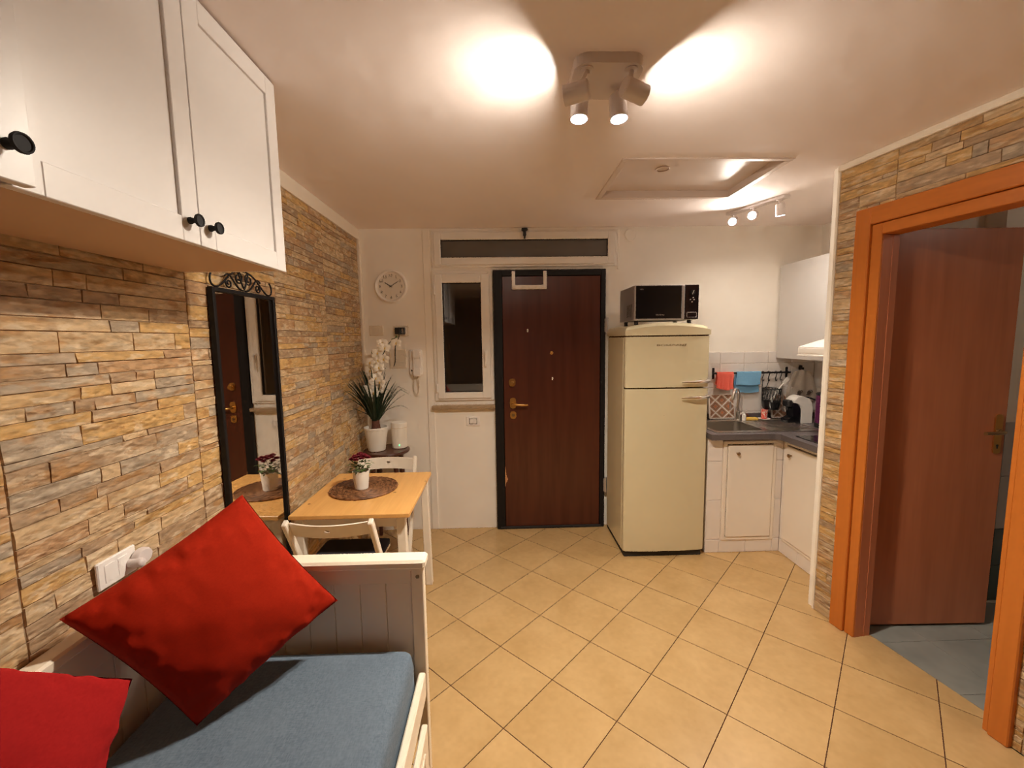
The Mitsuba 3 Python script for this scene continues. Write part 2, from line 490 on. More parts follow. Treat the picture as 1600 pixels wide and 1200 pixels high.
# ------------------------------------------------------------------ stone cladding
def stone_mesh(du, dz, rnd):
    """One split-face stone lying in local (u, z), front at +n (third axis). 30-40 triangles."""
    nu, nz = (3 if du < .16 else 4), 2
    ch = .0018
    depth = rnd.uniform(.0048, .0070)
    tilt = rnd.normal(0, .0009)
    U = np.linspace(ch, du - ch, nu + 1); Z = np.linspace(ch, dz - ch, nz + 1)
    V = []
    for a, u in enumerate(U):
        for b, z in enumerate(Z):
            V.append([u, z, depth + rnd.normal(0, .0008) + tilt * (b - 1)])
    V = np.array(V); F = [grid(nu, nz)]
    idx = np.arange((nu + 1) * (nz + 1)).reshape(nu + 1, nz + 1)
    ring = np.concatenate([idx[:, 0], idx[-1, 1:], idx[-2::-1, -1], idx[0, -2:0:-1]])
    R2 = V[ring].copy()
    R2[:, 0] = np.where(R2[:, 0] < ch * 1.5, 0.0002, np.where(R2[:, 0] > du - ch * 1.5, du - .0002, R2[:, 0]))
    R2[:, 1] = np.where(R2[:, 1] < ch * 1.5, 0.0002, np.where(R2[:, 1] > dz - ch * 1.5, dz - .0002, R2[:, 1]))
    R2[:, 2] = -.001
    o = len(V); n = len(ring); r2 = np.arange(n) + o
    nr, n2 = np.roll(ring, -1), np.roll(r2, -1)
    F += [np.stack([r2, n2, nr], 1), np.stack([r2, nr, ring], 1)]
    return np.vstack([V, R2]), np.vstack(F)

def stone_layout(u_joints, z_joints, region, rnd):
    """Stones of 60 x 30 cm cladding panels: about eight courses each; kept where region allows."""
    out = []
    for a in range(len(u_joints) - 1):
        for b in range(len(z_joints) - 1):
            u0, u1, z0, z1 = u_joints[a] + .001, u_joints[a + 1] - .001, z_joints[b] + .001, z_joints[b + 1] - .001
            n = max(1, int(round((z1 - z0) / .0385)))
            hs = rnd.choice([.55, .8, 1.0, 1.25, 1.6], n, p=[.14, .24, .30, .22, .10]); zs = z0 + np.r_[0, np.cumsum(hs / hs.sum())] * (z1 - z0)
            for c in range(n):
                u = u0
                while u < u1 - .004:
                    L = min(rnd.choice([.06, .10, .15, .20, .27, .36], p=[.08, .16, .22, .22, .19, .13]) * rnd.uniform(.85, 1.15), u1 - u)
                    if u1 - u - L < .045:
                        L = u1 - u
                    for r in region(u, u + L, zs[c], zs[c + 1]):
                        out.append(r)
                    u += L
    return out

def tone(rnd):
    return float(rnd.random()), float(rnd.random())

def clad(holder, stones, to_world, rank, rnd, keep=300):
    """300 stones that show largest as parts of holder, the rest as one part."""
    items = []
    for (u0, u1, z0, z1) in stones:
        V, F = stone_mesh(u1 - u0, z1 - z0, rnd)
        V = V + [u0, z0, 0]
        m = tm(to_world(V), F)
        items.append((rank(u0, u1, z0, z1), m, np.tile(tone(rnd), (len(V), 1))))
    items.sort(key=lambda t: -t[0])
    for r, m, uv in items[:keep]:
        part(holder, "stone", m, "mat_stone", uv=uv)
    if len(items) > keep:
        put(holder + "__stone_far", cat([m for _, m, _ in items[keep:]]), "mat_stone", uv=np.vstack([uv for _, _, uv in items[keep:]]), kind="stuff")

def project(p):
    d = np.asarray(p, float) - CAM
    z = d @ FWD
    return 800 + FPX * (d @ RIGHT) / z, 600 - FPX * (d @ UP) / z, z

# left wall
struct("wall_left", "left wall clad in split-face sandstone strips")
put("wall_left", bx(XL - .12, XL - .0065, YR, YB + .12, 0, ZC), "mat_stone_grout")
ju = [YR, -2.096, -1.486, -.876, -.266, .344, .954, 1.565, 2.175, 2.785, YB - .034]
jz = [.0, .29, .595, .90, 1.205, 1.504, 1.81, 2.11, 2.376]
rs = np.random.default_rng(11)
def region_left(u0, u1, z0, z1):
    return [(u0, u1, z0, z1)]
def rank_left(u0, u1, z0, z1):
    um, zm = (u0 + u1) / 2, (z0 + z1) / 2
    if um < .35:
        return 0
    x, y, z = project([XL, um, zm])
    if not (-40 < x < 1640 and -40 < y < 1240) or z < .1:
        return 0
    if zm > 1.83 and um < 1.55:
        return 0
    if zm < .80 and um < 1.45:
        return 0
    if 1.70 < u0 and u1 < 2.09 and zm < 1.79:
        return 0
    xa, ya, _ = project([XL, u0, z0]); xb, yb, _ = project([XL, u1, z1])
    return abs((xb - xa) * (yb - ya))
clad("wall_left", stone_layout(ju, jz, region_left, rs), lambda V: np.stack([XL - .008 + V[:, 2], V[:, 0], V[:, 1]], 1)[:, :], rank_left, rs)
for k in list(scene):
    pass
struct("trim_1", "white painted band between the left stone wall and the ceiling")
put("trim_1", bx(XL - .012, XL + .006, YR, YB, 2.376, ZC, .003), "mat_white_paint")
struct("trim_2", "white corner strip where the left stone wall meets the back wall")
put("trim_2", bx(XL - .012, XL + .018, YB - .034, YB, 0, 2.376, .006), "mat_white_paint")

# right wall with the bathroom doorway
struct("wall_right", "right stone-clad wall around the bathroom doorway")
DO0, DO1, DZ = .215, .835, 2.10           # rough opening in the wall
put("wall_right", cat(wbox(.004, DO0, .0045, .10, 0, ZC), wbox(DO1, S_END, .0045, .10, 0, ZC), wbox(DO0, DO1, .0045, .10, DZ, ZC)), "mat_stone_grout")
rs2 = np.random.default_rng(23)
HOLE = (.127, .873, -.1, 2.192)           # covered by the casing
def region_right(u0, u1, z0, z1):
    if u1 <= HOLE[0] or u0 >= HOLE[1] or z0 >= HOLE[3]:
        return [(u0, u1, z0, z1)]
    out = []
    if u0 < HOLE[0] - .008:
        out.append((u0, HOLE[0], z0, z1))
    if u1 > HOLE[1] + .008:
        out.append((HOLE[1], u1, z0, z1))
    if z1 > HOLE[3] + .006:
        out.append((max(u0, HOLE[0]), min(u1, HOLE[1]), HOLE[3], z1))
    return out
def rank_right(u0, u1, z0, z1):
    x, y, z = project(W((u0 + u1) / 2, 0, (z0 + z1) / 2))
    if z < .1 or not (-40 < x < 1680 and -40 < y < 1260):
        return 0
    return (u1 - u0) * (z1 - z0) / z ** 2
ju2 = [.010, .293, .903, 1.513, 2.123, 2.733, 3.343, 3.953, 4.563, S_END]
jz2 = [.0, .29, .595, .90, 1.205, 1.504, 1.81, 2.11, 2.428]
def right_world(V):
    p = P0[None] + D[None] * V[:, :1] + NW[None] * (V[:, 2:3] - .006)
    m = np.c_[p, V[:, 1]]
    return m
st = stone_layout(ju2, jz2, region_right, rs2)
clad("wall_right", st, right_world, rank_right, rs2)
for k in list(scene):
    if k.startswith("wall_right__stone"):
        pass
struct("trim_3", "thin white strip along the top of the right stone wall")
put("trim_3", wbox(0, S_END, -.012, .01, 2.428, ZC, .003), "mat_white_paint")
struct("trim_4", "white corner profile on the free end of the right stone wall")
put("trim_4", wbox(-.004, .0095, -.004, .10, 0, ZC, .002), "mat_white_paint")

# back wall with window, transom and door openings
struct("wall_back", "white plastered back wall with the entrance door")
bp = sbox(XL - .12, 0, XK + .12, ZC)
bp = bp.difference(sbox(-.535, 1.10, -.066, 2.125)).difference(sbox(-.525, 2.165, .925, 2.432)).difference(sbox(-.05, -.01, .835, 2.125))
put("wall_back", ext(bp, .12, RXZ, (0, YB + .12, 0)), "mat_plaster")
part("wall_back", "raised_border", cat(bx(-.608, -.552, YB - .012, YB + .002, 0, ZC - .002, .004), bx(-.552, .955, YB - .010, YB + .002, 2.438, ZC - .002, .003),
     bx(.937, .955, YB - .010, YB + .002, 2.13, 2.438, .003)), "mat_plaster")
# dark landing behind the glass
struct("wall_corridor", "unlit landing behind the entrance door")
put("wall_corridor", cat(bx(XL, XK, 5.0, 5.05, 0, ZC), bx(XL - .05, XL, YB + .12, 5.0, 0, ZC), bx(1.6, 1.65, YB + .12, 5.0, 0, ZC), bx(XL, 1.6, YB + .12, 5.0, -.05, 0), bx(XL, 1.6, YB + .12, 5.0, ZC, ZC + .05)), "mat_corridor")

struct("wall_kitchen", "white tiled kitchen side wall")
put("wall_kitchen", bx(XK, XK + .1, P0[1] - .1, YB + .12, 0, ZC), "mat_plaster")
struct("wall_partition", "partition between kitchen niche and bathroom")
pp = W(0, -.012)
put("wall_partition", bx(pp[0] - .004, BX1, 2.302, 2.345, 0, ZC), "mat_plaster")
struct("wall_bathroom", "grey plaster bathroom walls")
put("wall_bathroom", cat(bx(BX1, BX1 + .08, -.2, 2.30, 0, ZC), bx(2.25, BX1, -.28, -.2, 0, ZC)), "mat_plaster")
struct("wall_rear", "brown wall behind the camera, darkened to cut bounced light")
put("wall_rear", bx(XL - .12, W(S_END)[0] + .2, YR - .1, YR, 0, ZC), "mat_rear")

# ceiling with hatch
struct("ceiling", "uneven white plaster ceiling")
HX0, HX1, HY0, HY1 = .640, 1.445, 2.215, 2.770
cp = sbox(XL - .12, YR - .1, BX1 + .1, YB + .14).difference(sbox(HX0, HY0, HX1, HY1))
put("ceiling", ext(cp, .10, t=(0, 0, ZC)), "mat_ceiling")
h = thing("ceiling_hatch", "white painted rectangular hatch recessed in the ceiling above the fridge", "hatch")
part(h, "panel", bx(HX0, HX1, HY0, HY1, ZC + .038, ZC + .063), "mat_hatch_paint")
for a, b, c, d in ((HX0 - .03, HX1 + .03, HY0 - .03, HY0 + .004), (HX0 - .03, HX1 + .03, HY1 - .004, HY1 + .03), (HX0 - .03, HX0 + .004, HY0 + .004, HY1 - .004), (HX1 - .004, HX1 + .03, HY0 + .004, HY1 - .004)):
    part(h, "frame_strip", bx(a, b, c, d, ZC - .006, ZC + .040, .003), "mat_hatch_paint")
part(h, "pull_ring", torus(.035, .003, 36, 8, (.895, 2.42, ZC + .035)), "mat_hatch_paint")

# ------------------------------------------------------------------ kitchen wall tiles
def tile_box(x0, x1, y0, y1, z0, z1):
    return bx(x0, x1, y0, y1, z0, z1, .0022)
YT = YB - .011
put("wall_back__tile_bed", bx(1.40, XK, YB - .006, YB + .001, .88, 1.454), "mat_tile_grout")
rows = [(1.361, 1.454), (1.161, 1.359), (.961, 1.159), (.905, .959)]
for r, (z0, z1) in enumerate(rows):
    x = 1.40
    while x < XK - .02:
        w = .199 if r else .199
        x1 = min(x + w, XK - .012)
        part("wall_back", "tile", tile_box(x + .001, x1 - .001, YT, YB - .004, z0, z1 - .001), "mat_white_tile")
        x += w + .001
put("wall_kitchen__tile_bed", bx(XK - .005, XK + .001, 2.39, YB - .006, .88, 1.454), "mat_tile_grout")
for r, (z0, z1) in enumerate(rows):
    y = YB - .014
    while y > 2.42:
        y1 = max(y - .199, 2.39)
        part("wall_kitchen", "tile", tile_box(XK - .010, XK - .003, y1 + .001, y - .001, z0, z1 - .001), "mat_white_tile")
        y -= .2

# ------------------------------------------------------------------ bathroom
struct("floor_bathroom", "blue-grey mottled bathroom floor")
bf = Polygon([W(.20, -.102), W(.86, -.102), (2.25, .9), (2.25, -.2), (BX1, -.2), (BX1, 2.302), (W(.0, -.102)[0], 2.302)])
put("floor_bathroom", ext(bf.buffer(0), .03, t=(0, 0, -.036)), "mat_tile_grout")
for i in range(7):
    for j in range(9):
        g = sbox(1.86 + .33 * i, -.3 + .33 * j, 1.86 + .33 * i + .3285, -.3 + .33 * j + .3285).intersection(bf)
        if not g.is_empty and g.geom_type == "Polygon" and g.area > 1e-3:
            part("floor_bathroom", "tile", ext(g, .006, t=(0, 0, -.0065)), "mat_bath_floor")
x = pp[0] + .12
while x < BX1 - .05:
    x1 = min(x + .30, BX1 - .002)
    for z0, z1, mm in ((.02, .235, "mat_green_tile"), (.237, .455, "mat_green_tile"), (.458, .768, "mat_grey_tile"), (.77, 1.08, "mat_grey_tile")):
        part("wall_partition", "tile", bx(x + .001, x1 - .001, 2.294, 2.303, z0, z1, .0015), mm)
    x += .302

bl = thing("added_bathroom_lamp", "added unseen globe lamp that brightens the bathroom from its ceiling", "lamp")  # added out of view to brighten the bathroom, whose real source is unknown
part(bl, "base", lathe([(0, 0), (.05, 0), (.05, .02), (0, .02)], 32, (3.0, 1.15, ZC - .02)), "mat_lamp_white")
scene[num(bl + "__globe")] = mikit.ply(sphere((3.0, 1.15, ZC - .085), .07, sub=2), "mat_lamp_white", smooth=True, emitter={"type": "area", "radiance": rgb([c * 9.0 for c in LAMP])})
# ------------------------------------------------------------------ bathroom door
struct("door_2", "brown bathroom door standing open inside an orange wood frame")
def casing(s0, s1, z0, z1, m="mat_casing"):
    part("door_2", "casing", wbox(s0, s1, -.022, .010, z0, z1, .004), m)
casing(.124, .200, 0, 2.195); casing(.812, .875, 0, 2.195); casing(.200, .812, 2.113, 2.195, "mat_casing_across")
for s0, s1, z0, z1, m in ((.203, .252, 0, 2.11, "mat_casing"), (.790, .809, 0, 2.11, "mat_casing"), (.252, .790, 2.058, 2.11, "mat_casing_across")):
    part("door_2", "jamb", wbox(s0, s1, -.010, .098, z0, z1, .003), m)
part("door_2", "rebate", cat(wbox(.2525, .2555, .055, .092, 0, 2.055), wbox(.2525, .2535, .0, .09, 0, 2.055)), "mat_bath_door")
# leaf: opened into the bathroom, square to the view
LX0, LX1, LY = 1.957, 2.604, 2.128
part("door_2", "leaf", xf(bx(0, LX1 - LX0, 0, .038, .012, 2.098, .002), rz(-1.2), (LX0, LY, 0)), "mat_bath_door")
lf = num("door_2__leaf_edge")
put(lf, xf(bx(-.012, .0, .004, .036, .012, 2.098, .001), rz(-1.2), (LX0, LY, 0)), "mat_casing")
for z in (.35, 1.75):
    part("door_2", "hinge", cyl((1.935, 2.150, z), (1.935, 2.150, z + .09), .008), "mat_bronze")
hx, hy = 2.562, LY - .013
part("door_2", "handle_plate", ext(rrect(-.020, .020, .955, 1.165, .019), .006, RXZ, (hx, hy, 0)), "mat_brass")
part("door_2", "keyhole", ext(unary_union([Point(0, 1.0).buffer(.006), sbox(-.003, .984, .003, 1.0)]), .0015, RXZ, (hx, hy - .006, 0)), "mat_dark")
hd = spline([(hx, hy, 1.075), (hx, hy - .035, 1.075), (hx - .03, hy - .047, 1.075), (hx - .115, hy - .047, 1.073)], 24)
part("door_2", "handle", cat(tube(hd, .0085, 12), lathe([(0, 0), (.014, 0), (.012, .012), (0, .012)], 20, (hx, hy - .002, 1.075), frame_to((0, -1, 0)))), "mat_bronze", smooth=40)

# ------------------------------------------------------------------ entrance door
struct("door_1", "dark brown armoured entrance door in a black steel frame")
FY = YB - .042
def fr(x0, x1, z0, z1):
    part("door_1", "frame", bx(x0, x1, FY, YB + .06, z0, z1, .003), "mat_black_metal")
fr(-.057, .012, 0, 2.13); fr(.802, .840, 0, 2.13); fr(.012, .802, 2.082, 2.13)
part("door_1", "leaf", bx(.014, .800, FY + .010, YB + .035, .008, 2.080, .003), "mat_entry_door")
part("door_1", "back_panel", bx(-.05, .835, YB + .045, YB + .058, -.005, 2.125), "mat_dark")
part("door_1", "draught_strip", bx(-.03, .815, FY - .006, FY + .010, .002, .022, .003), "mat_rubber")
DYF = FY + .010
def rosette(x, z, w, hh, name, m="mat_brass"):
    return part("door_1", name, ext(rrect(x - w / 2, x + w / 2, z - hh / 2, z + hh / 2, min(w, hh) * .42), .008, RXZ, (0, DYF, 0)), m)
k = rosette(.083, 1.235, .052, .062, "lock_plate")
part("door_1", "lock_knob", lathe([(0, 0), (.012, 0), (.011, .012), (.019, .020), (.019, .030), (.012, .037), (0, .038)], 24, (.083, DYF - .008, 1.232), frame_to((0, -1, 0))), "mat_brass", smooth=35)
rosette(.088, 1.066, .050, .088, "handle_plate")
part("door_1", "handle", tube(spline([(.088, DYF - .004, 1.062), (.088, DYF - .04, 1.062), (.110, DYF - .052, 1.060), (.205, DYF - .050, 1.058)], 24), np.linspace(.011, .008, 24), 12), "mat_brass", smooth=40)
rosette(.088, .968, .050, .062, "key_plate")
part("door_1", "key_cover", ext(Point(.088, .968).buffer(.013), .004, RXZ, (0, DYF - .008, 0)), "mat_bronze")
part("door_1", "peephole", cat(torus(.011, .003, 24, 8, (.405, DYF - .002, 1.470), frame_to((0, -1, 0))), lathe([(0, 0), (.009, 0), (.007, .004), (0, .005)], 20, (.405, DYF, 1.470), frame_to((0, -1, 0)))), "mat_brass", smooth=40)
for x, z in ((.213, 1.652), (.411, 1.262)):
    part("door_1", "plug", bx(x - .006, x + .006, DYF - .004, DYF + .002, z - .013, z + .013, .002), "mat_white_plastic")
for z in (1.62, .30):
    part("door_1", "hinge", cat(cyl((.850, FY - .002, z), (.850, FY - .002, z + .13), .011, b=.003), bx(.832, .850, FY - .006, FY + .004, z + .01, z + .12, .002)), "mat_silver")
part("door_1", "chip", ext(Polygon([(.014, .36), (.022, .40), (.034, .415), (.037, .435), (.026, .455), (.021, .50), (.015, .54)]), .0025, RXZ, (0, DYF + .001, 0)), "mat_chip")

# over-door hook rack
h = thing("hook_rack", "white over-the-door hook rack hanging on top of the dark entrance door", "hook rack")
part(h, "bar", bx(.090, .368, DYF - .020, DYF - .004, 1.975, 2.010, .004), "mat_white_plastic")
for x in (.090, .340):
    part(h, "strap", cat(bx(x, x + .028, DYF - .018, DYF - .006, 1.99, 2.118, .003), bx(x, x + .028, DYF - .018, FY + .0, 2.104, 2.118, .003)), "mat_white_plastic")
for x in np.linspace(.115, .345, 5):
    part(h, "hook", tube(spline([(x, DYF - .018, 2.000), (x, DYF - .030, 1.984), (x, DYF - .044, 1.980), (x, DYF - .050, 1.992)], 12), .004, 8), "mat_white_plastic", smooth=50)

# ------------------------------------------------------------------ windows
def ring_frame(x0, x1, z0, z1, w, y0, y1, b=.004):
    return cat(bx(x0, x0 + w, y0, y1, z0, z1, b), bx(x1 - w, x1, y0, y1, z0, z1, b), bx(x0 + w, x1 - w, y0, y1, z0, z0 + w, b), bx(x0 + w, x1 - w, y0, y1, z1 - w, z1, b))
struct("window_1", "narrow white casement window left of the entrance door")
put("window_1", ring_frame(-.545, -.062, 1.092, 2.130, .030, YB - .020, YB + .05), "mat_pvc")
part("window_1", "sash", cat(bx(-.519, -.462, YB - .034, YB + .035, 1.110, 2.106, .005), bx(-.156, -.088, YB - .034, YB + .035, 1.110, 2.106, .005), bx(-.462, -.156, YB - .034, YB + .035, 1.110, 1.162, .005), bx(-.462, -.156, YB - .034, YB + .035, 2.036, 2.106, .005)), "mat_pvc")
part("window_1", "pane", bx(-.462, -.156, YB - .002, YB + .004, 1.162, 2.036), "mat_pane")
part("window_1", "bead", ring_frame(-.464, -.152, 1.158, 2.040, .008, YB - .018, YB + .010, .002), "mat_rubber")
for z in (1.20, 1.98):
    part("window_1", "hinge", cyl((-.524, YB - .036, z - .035), (-.524, YB - .036, z + .035), .009, b=.003), "mat_pvc")
part("window_1", "handle", cat(bx(-.140, -.116, YB - .044, YB - .034, 1.43, 1.50, .003), bx(-.136, -.120, YB - .070, YB - .056, 1.37, 1.49, .005), bx(-.136, -.120, YB - .058, YB - .04, 1.475, 1.49, .003)), "mat_pvc")
struct("window_2", "wide white transom window above the entrance door")
put("window_2", ring_frame(-.540, .935, 2.155, 2.440, .026, YB - .016, YB + .05), "mat_pvc")
part("window_2", "sash", cat(bx(-.519, -.464, YB - .032, YB + .035, 2.172, 2.424, .005), bx(.858, .914, YB - .032, YB + .035, 2.172, 2.424, .005), bx(-.464, .858, YB - .032, YB + .035, 2.172, 2.230, .005), bx(-.464, .858, YB - .032, YB + .035, 2.366, 2.424, .005)), "mat_pvc")
part("window_2", "pane", bx(-.464, .858, YB - .004, YB + .004, 2.230, 2.366), "mat_frosted")
part("window_2", "bead", ring_frame(-.466, .861, 2.228, 2.369, .007, YB - .018, YB + .008, .002), "mat_rubber")
for x in (-.42, .78):
    part("window_2", "hinge", bx(x - .04, x + .04, YB - .040, YB - .03, 2.166, 2.182, .003), "mat_pvc")
part("window_2", "latch", cat(bx(.172, .222, YB - .048, YB - .030, 2.425, 2.448, .004), bx(.185, .209, YB - .060, YB - .030, 2.385, 2.428, .005), bx(.190, .204, YB - .055, YB - .040, 2.365, 2.39, .004)), "mat_black_plastic")
struct("trim_5", "brown marble sill under the narrow window")
put("trim_5", bx(-.568, -.058, YB - .060, YB + .04, 1.030, 1.058, .004), "mat_marble")
b = thing("light_switch", "white wall switch under the marble sill beside the entrance door", "switch")
part(b, "plate", bx(-.300, -.186, YB - .008, YB + .001, .878, .955, .003), "mat_white_plastic")
part(b, "rim", ring_frame(-.275, -.211, .893, .941, .003, YB - .0105, YB - .007, .001), "mat_numeral")
for x in (-.271, -.242):
    part(b, "rocker", bx(x, x + .028, YB - .012, YB - .007, .897, .937, .002), "mat_white_plastic")
c = thing("junction_cover", "round white cover on the back wall near the ceiling, right of the transom", "cover")
part(c, "disc", lathe([(0, 0), (.048, 0), (.048, .006), (.042, .010), (0, .011)], 36, (1.043, YB, 2.398), frame_to((0, -1, 0))), "mat_plaster", smooth=30)

# ------------------------------------------------------------------ wall cabinets above the daybed
CX0, CX1, CZ0, CZ1 = XL + .004, -.776, 1.834, 2.452
def shaker_door(parent, y0, y1, knob_y, hinge=None, ang=0.0):
    """Door in the plane x = CX1 + .02; frame, recessed panel, round black knob."""
    R_, t_ = (None, (0, 0, 0)) if not ang else (rz(ang), np.zeros(3))
    if ang:
        c = np.array([CX1, hinge, 0]); t_ = c - R_ @ c
    z0, z1, w = CZ0 - .002, CZ1, .058
    fr_ = cat(bx(CX1 + .001, CX1 + .021, y0, y0 + w, z0, z1, .0015), bx(CX1 + .001, CX1 + .021, y1 - w, y1, z0, z1, .0015),
              bx(CX1 + .001, CX1 + .021, y0 + w, y1 - w, z0, z0 + w, .0015), bx(CX1 + .001, CX1 + .021, y0 + w, y1 - w, z1 - w, z1, .0015))
    d = part(parent, "door", xf(fr_, R_, t_), "mat_lacquer")
    part(d, "panel", xf(bx(CX1 + .003, CX1 + .013, y0 + w - .002, y1 - w + .002, z0 + w - .002, z1 - w + .002), R_, t_), "mat_lacquer")
    kz = CZ0 + .050
    kn = lathe([(0, 0), (.008, 0), (.0085, .004), (.006, .010), (.006, .017), (.0145, .021), (.0155, .025), (.0145, .028), (.0125, .0275), (.011, .0255), (0, .0255)], 32, (CX1 + .021, knob_y, kz), frame_to((1, 0, 0)))
    part(d, "knob", xf(kn, R_, t_), "mat_knob", smooth=35)
    return d
def carcass(parent, y0, y1):
    part(parent, "bottom", bx(CX0, CX1, y0 + .018, y1 - .018, CZ0, CZ0 + .018, .001), "mat_cabinet_bottom")
    part(parent, "carcass", cat(bx(CX0, CX1, y0, y0 + .018, CZ0, CZ1, .001), bx(CX0, CX1, y1 - .018, y1, CZ0, CZ1, .001),
         bx(CX0, CX1, y0 + .018, y1 - .018, CZ1 - .018, CZ1, .001), bx(CX0, CX0 + .006, y0 + .018, y1 - .018, CZ0 + .018, CZ1 - .018)), "mat_cabinet_inside")
c = thing("wall_cabinet", "white two-door wall cabinet with black knobs hung above the tall mirror", "cabinet")
carcass(c, .702, 1.566)
shaker_door(c, 1.1355, 1.565, 1.172)
shaker_door(c, .703, 1.1325, 1.098)
c = thing("wall_cabinet", "white wall cabinet with its door standing slightly ajar, nearest the viewer", "cabinet")
carcass(c, -.165, .699)
shaker_door(c, .2685, .722, .688, hinge=.2685, ang=-3.7)
shaker_door(c, -.163, .2655, -.12)

# ------------------------------------------------------------------ tall mirror
MY0, MY1, MZ1 = 1.668, 2.098, 1.800
m = thing("mirror", "tall wall mirror in a black metal frame with a scrollwork crest", "mirror")
MYAW = rz(-1.35)
MC = np.array([XL + .003, MY0, 0])
def yw(mesh):
    """The mirror hangs with its far edge a little off the wall."""
    return xf(mesh, MYAW, MC - MYAW @ MC)
part(m, "glass", yw(bx(XL + .010, XL + .014, MY0 + .012, MY1 - .012, .02, MZ1 - .012)), "mat_mirror")
part(m, "frame", yw(cat(bx(XL + .003, XL + .026, MY0, MY0 + .016, 0, MZ1, .002), bx(XL + .003, XL + .026, MY1 - .016, MY1, 0, MZ1, .002), bx(XL + .003, XL + .026, MY0 + .016, MY1 - .016, MZ1 - .016, MZ1, .002), bx(XL + .003, XL + .026, MY0 + .016, MY1 - .016, 0, .02, .002))), "mat_black_metal")
def mz(pts, n=36, r=.0035):
    return tube(spline([(XL + .014, MY0 + a * (MY1 - MY0), MZ1 + b) for a, b in pts], n), r, 8)
def spiral(cy, cz, r0, turns, start, sgn=1, r=.0032, n=44):
    th = np.linspace(0, turns * 2 * np.pi, n); rr = r0 * (1 - .78 * th / th[-1])
    return tube(np.stack([np.full(n, XL + .014), MY0 + cy * (MY1 - MY0) + rr * np.cos(start + sgn * th), MZ1 + cz + rr * np.sin(start + sgn * th)], 1), r, 8)
crest = []
for s in (0, 1):
    f = (lambda a: a) if s == 0 else (lambda a: 1 - a)
    sg = 1 if s == 0 else -1
    crest.append(mz([(f(.05), .060), (f(.02), .040), (f(.03), .012), (f(.09), .004), (f(.16), .016), (f(.26), .050), (f(.38), .078), (f(.50), .086)]))
    crest.append(mz([(f(.22), .052), (f(.28), .060), (f(.34), .040), (f(.42), .012), (f(.50), .006)]))
    crest.append(spiral(f(.27), .026, .022, 1.5, math.pi / 2, sg))
    crest.append(spiral(f(.42), .054, .026, 1.6, math.pi / 2, -sg))
    crest.append(mz([(f(.42), .082), (f(.46), .040), (f(.50), .012)]))
part(m, "crest", yw(cat(crest)), "mat_black_metal", smooth=50)

# ------------------------------------------------------------------ socket with night light
s = thing("wall_socket", "white wall socket plate on the stone wall above the daybed", "socket")
part(s, "plate", bx(XL + .002, XL + .012, 1.121, 1.243, .918, .996, .003), "mat_white_plastic")
for y in (1.158, 1.200):
    part(s, "module", bx(XL + .011, XL + .0135, y - .018, y + .018, .932, .982, .001), "mat_white_plastic")
n_ = thing("night_light", "white plug-in night light with a round sensor dome, in the socket above the daybed", "night light")
part(n_, "body", xf(lathe([(0, 0), (.019, 0), (.024, .005), (.024, .018), (.020, .024), (0, .026)], 36, (0, 0, 0)), np.array([[0, 0, 1], [1.25, 0, 0], [0, 1, 0.0]]), (XL + .0135, 1.245, .957)), "mat_lamp_white", smooth=35)
part(n_, "dome", cat(cyl((XL + .0135, 1.218, .950), (XL + .046, 1.218, .950), .0135, b=.002), sphere((XL + .046, 1.218, .950), .0135, (.7, 1, 1), 3)), "mat_lamp_white", smooth=40)

# ------------------------------------------------------------------ daybed
BXR, BYF = -.280, 1.415          # front side, foot end (inner face)
bed = thing("daybed", "white wooden daybed with a beadboard end panel along the stone wall", "bed")
ep = part(bed, "end_panel", cat(bx(BXR - .047, BXR - .004, BYF - .004, BYF + .034, 0, .806, .003), bx(XL + .012, XL + .058, BYF - .004, BYF + .034, 0, .806, .003),
     bx(XL + .058, BXR - .047, BYF + .000, BYF + .030, .745, .806, .002), bx(XL + .058, BXR - .047, BYF, BYF + .030, .22, .30, .002)), "mat_bed")
part(bed, "end_cap", bx(XL + .008, BXR + .006, BYF - .022, BYF + .050, .806, .838, .008), "mat_bed")
n = 8; xs = np.linspace(XL + .060, BXR - .048, n + 1)
for i in range(n):
    part(ep, "plank", bx(xs[i] + .0008, xs[i + 1] - .0008, BYF + .008, BYF + .022, .295, .748, .002), "mat_bed")
part(bed, "bolt", lathe([(0, 0), (.007, 0), (.006, .003), (0, .0035)], 18, (BXR - .024, BYF - .004, .772), frame_to((0, -1, 0))), "mat_bronze")
part(bed, "back_rail", cat(bx(XL + .004, XL + .056, -.55, BYF - .022, .826, .858, .006), bx(XL + .016, XL + .042, -.55, BYF - .02, .745, .826, .002), bx(XL + .016, XL + .042, -.55, BYF - .02, .30, .38, .002)), "mat_bed")
y = -.5
while y < BYF - .03:
    y1 = min(y + .085, BYF - .022)
    part(bed, "back_plank", bx(XL + .020, XL + .034, y + .0008, y1 - .0008, .378, .748, .002), "mat_bed")
    y += .085
part(bed, "side_rail", cat(bx(BXR - .028, BXR - .004, -.55, BYF - .022, .340, .432, .005)), "mat_bed")
part(bed, "slat_base", bx(XL + .06, BXR - .029, -.5, BYF - .03, .30, .345, .002), "mat_stool")
dw = part(bed, "drawer_front", bx(BXR - .006, BXR + .014, .37, 1.305, .045, .318, .004), "mat_bed")
part(dw, "moulding", ring_frame(0, .80, 0, .20, .018, 0, .006, .002).apply_transform(M4(np.array([[0, -1, 0], [1, 0, 0], [0, 0, 1.0]]), (BXR + .020, .435, .082))), "mat_bed")
part(bed, "lower_rail", bx(BXR - .028, BXR - .006, -.55, BYF - .004, .0, .045, .002), "mat_bed")
part(bed, "head_panel", bx(XL + .012, BXR - .004, -.58, -.55, 0, .806, .003), "mat_bed")
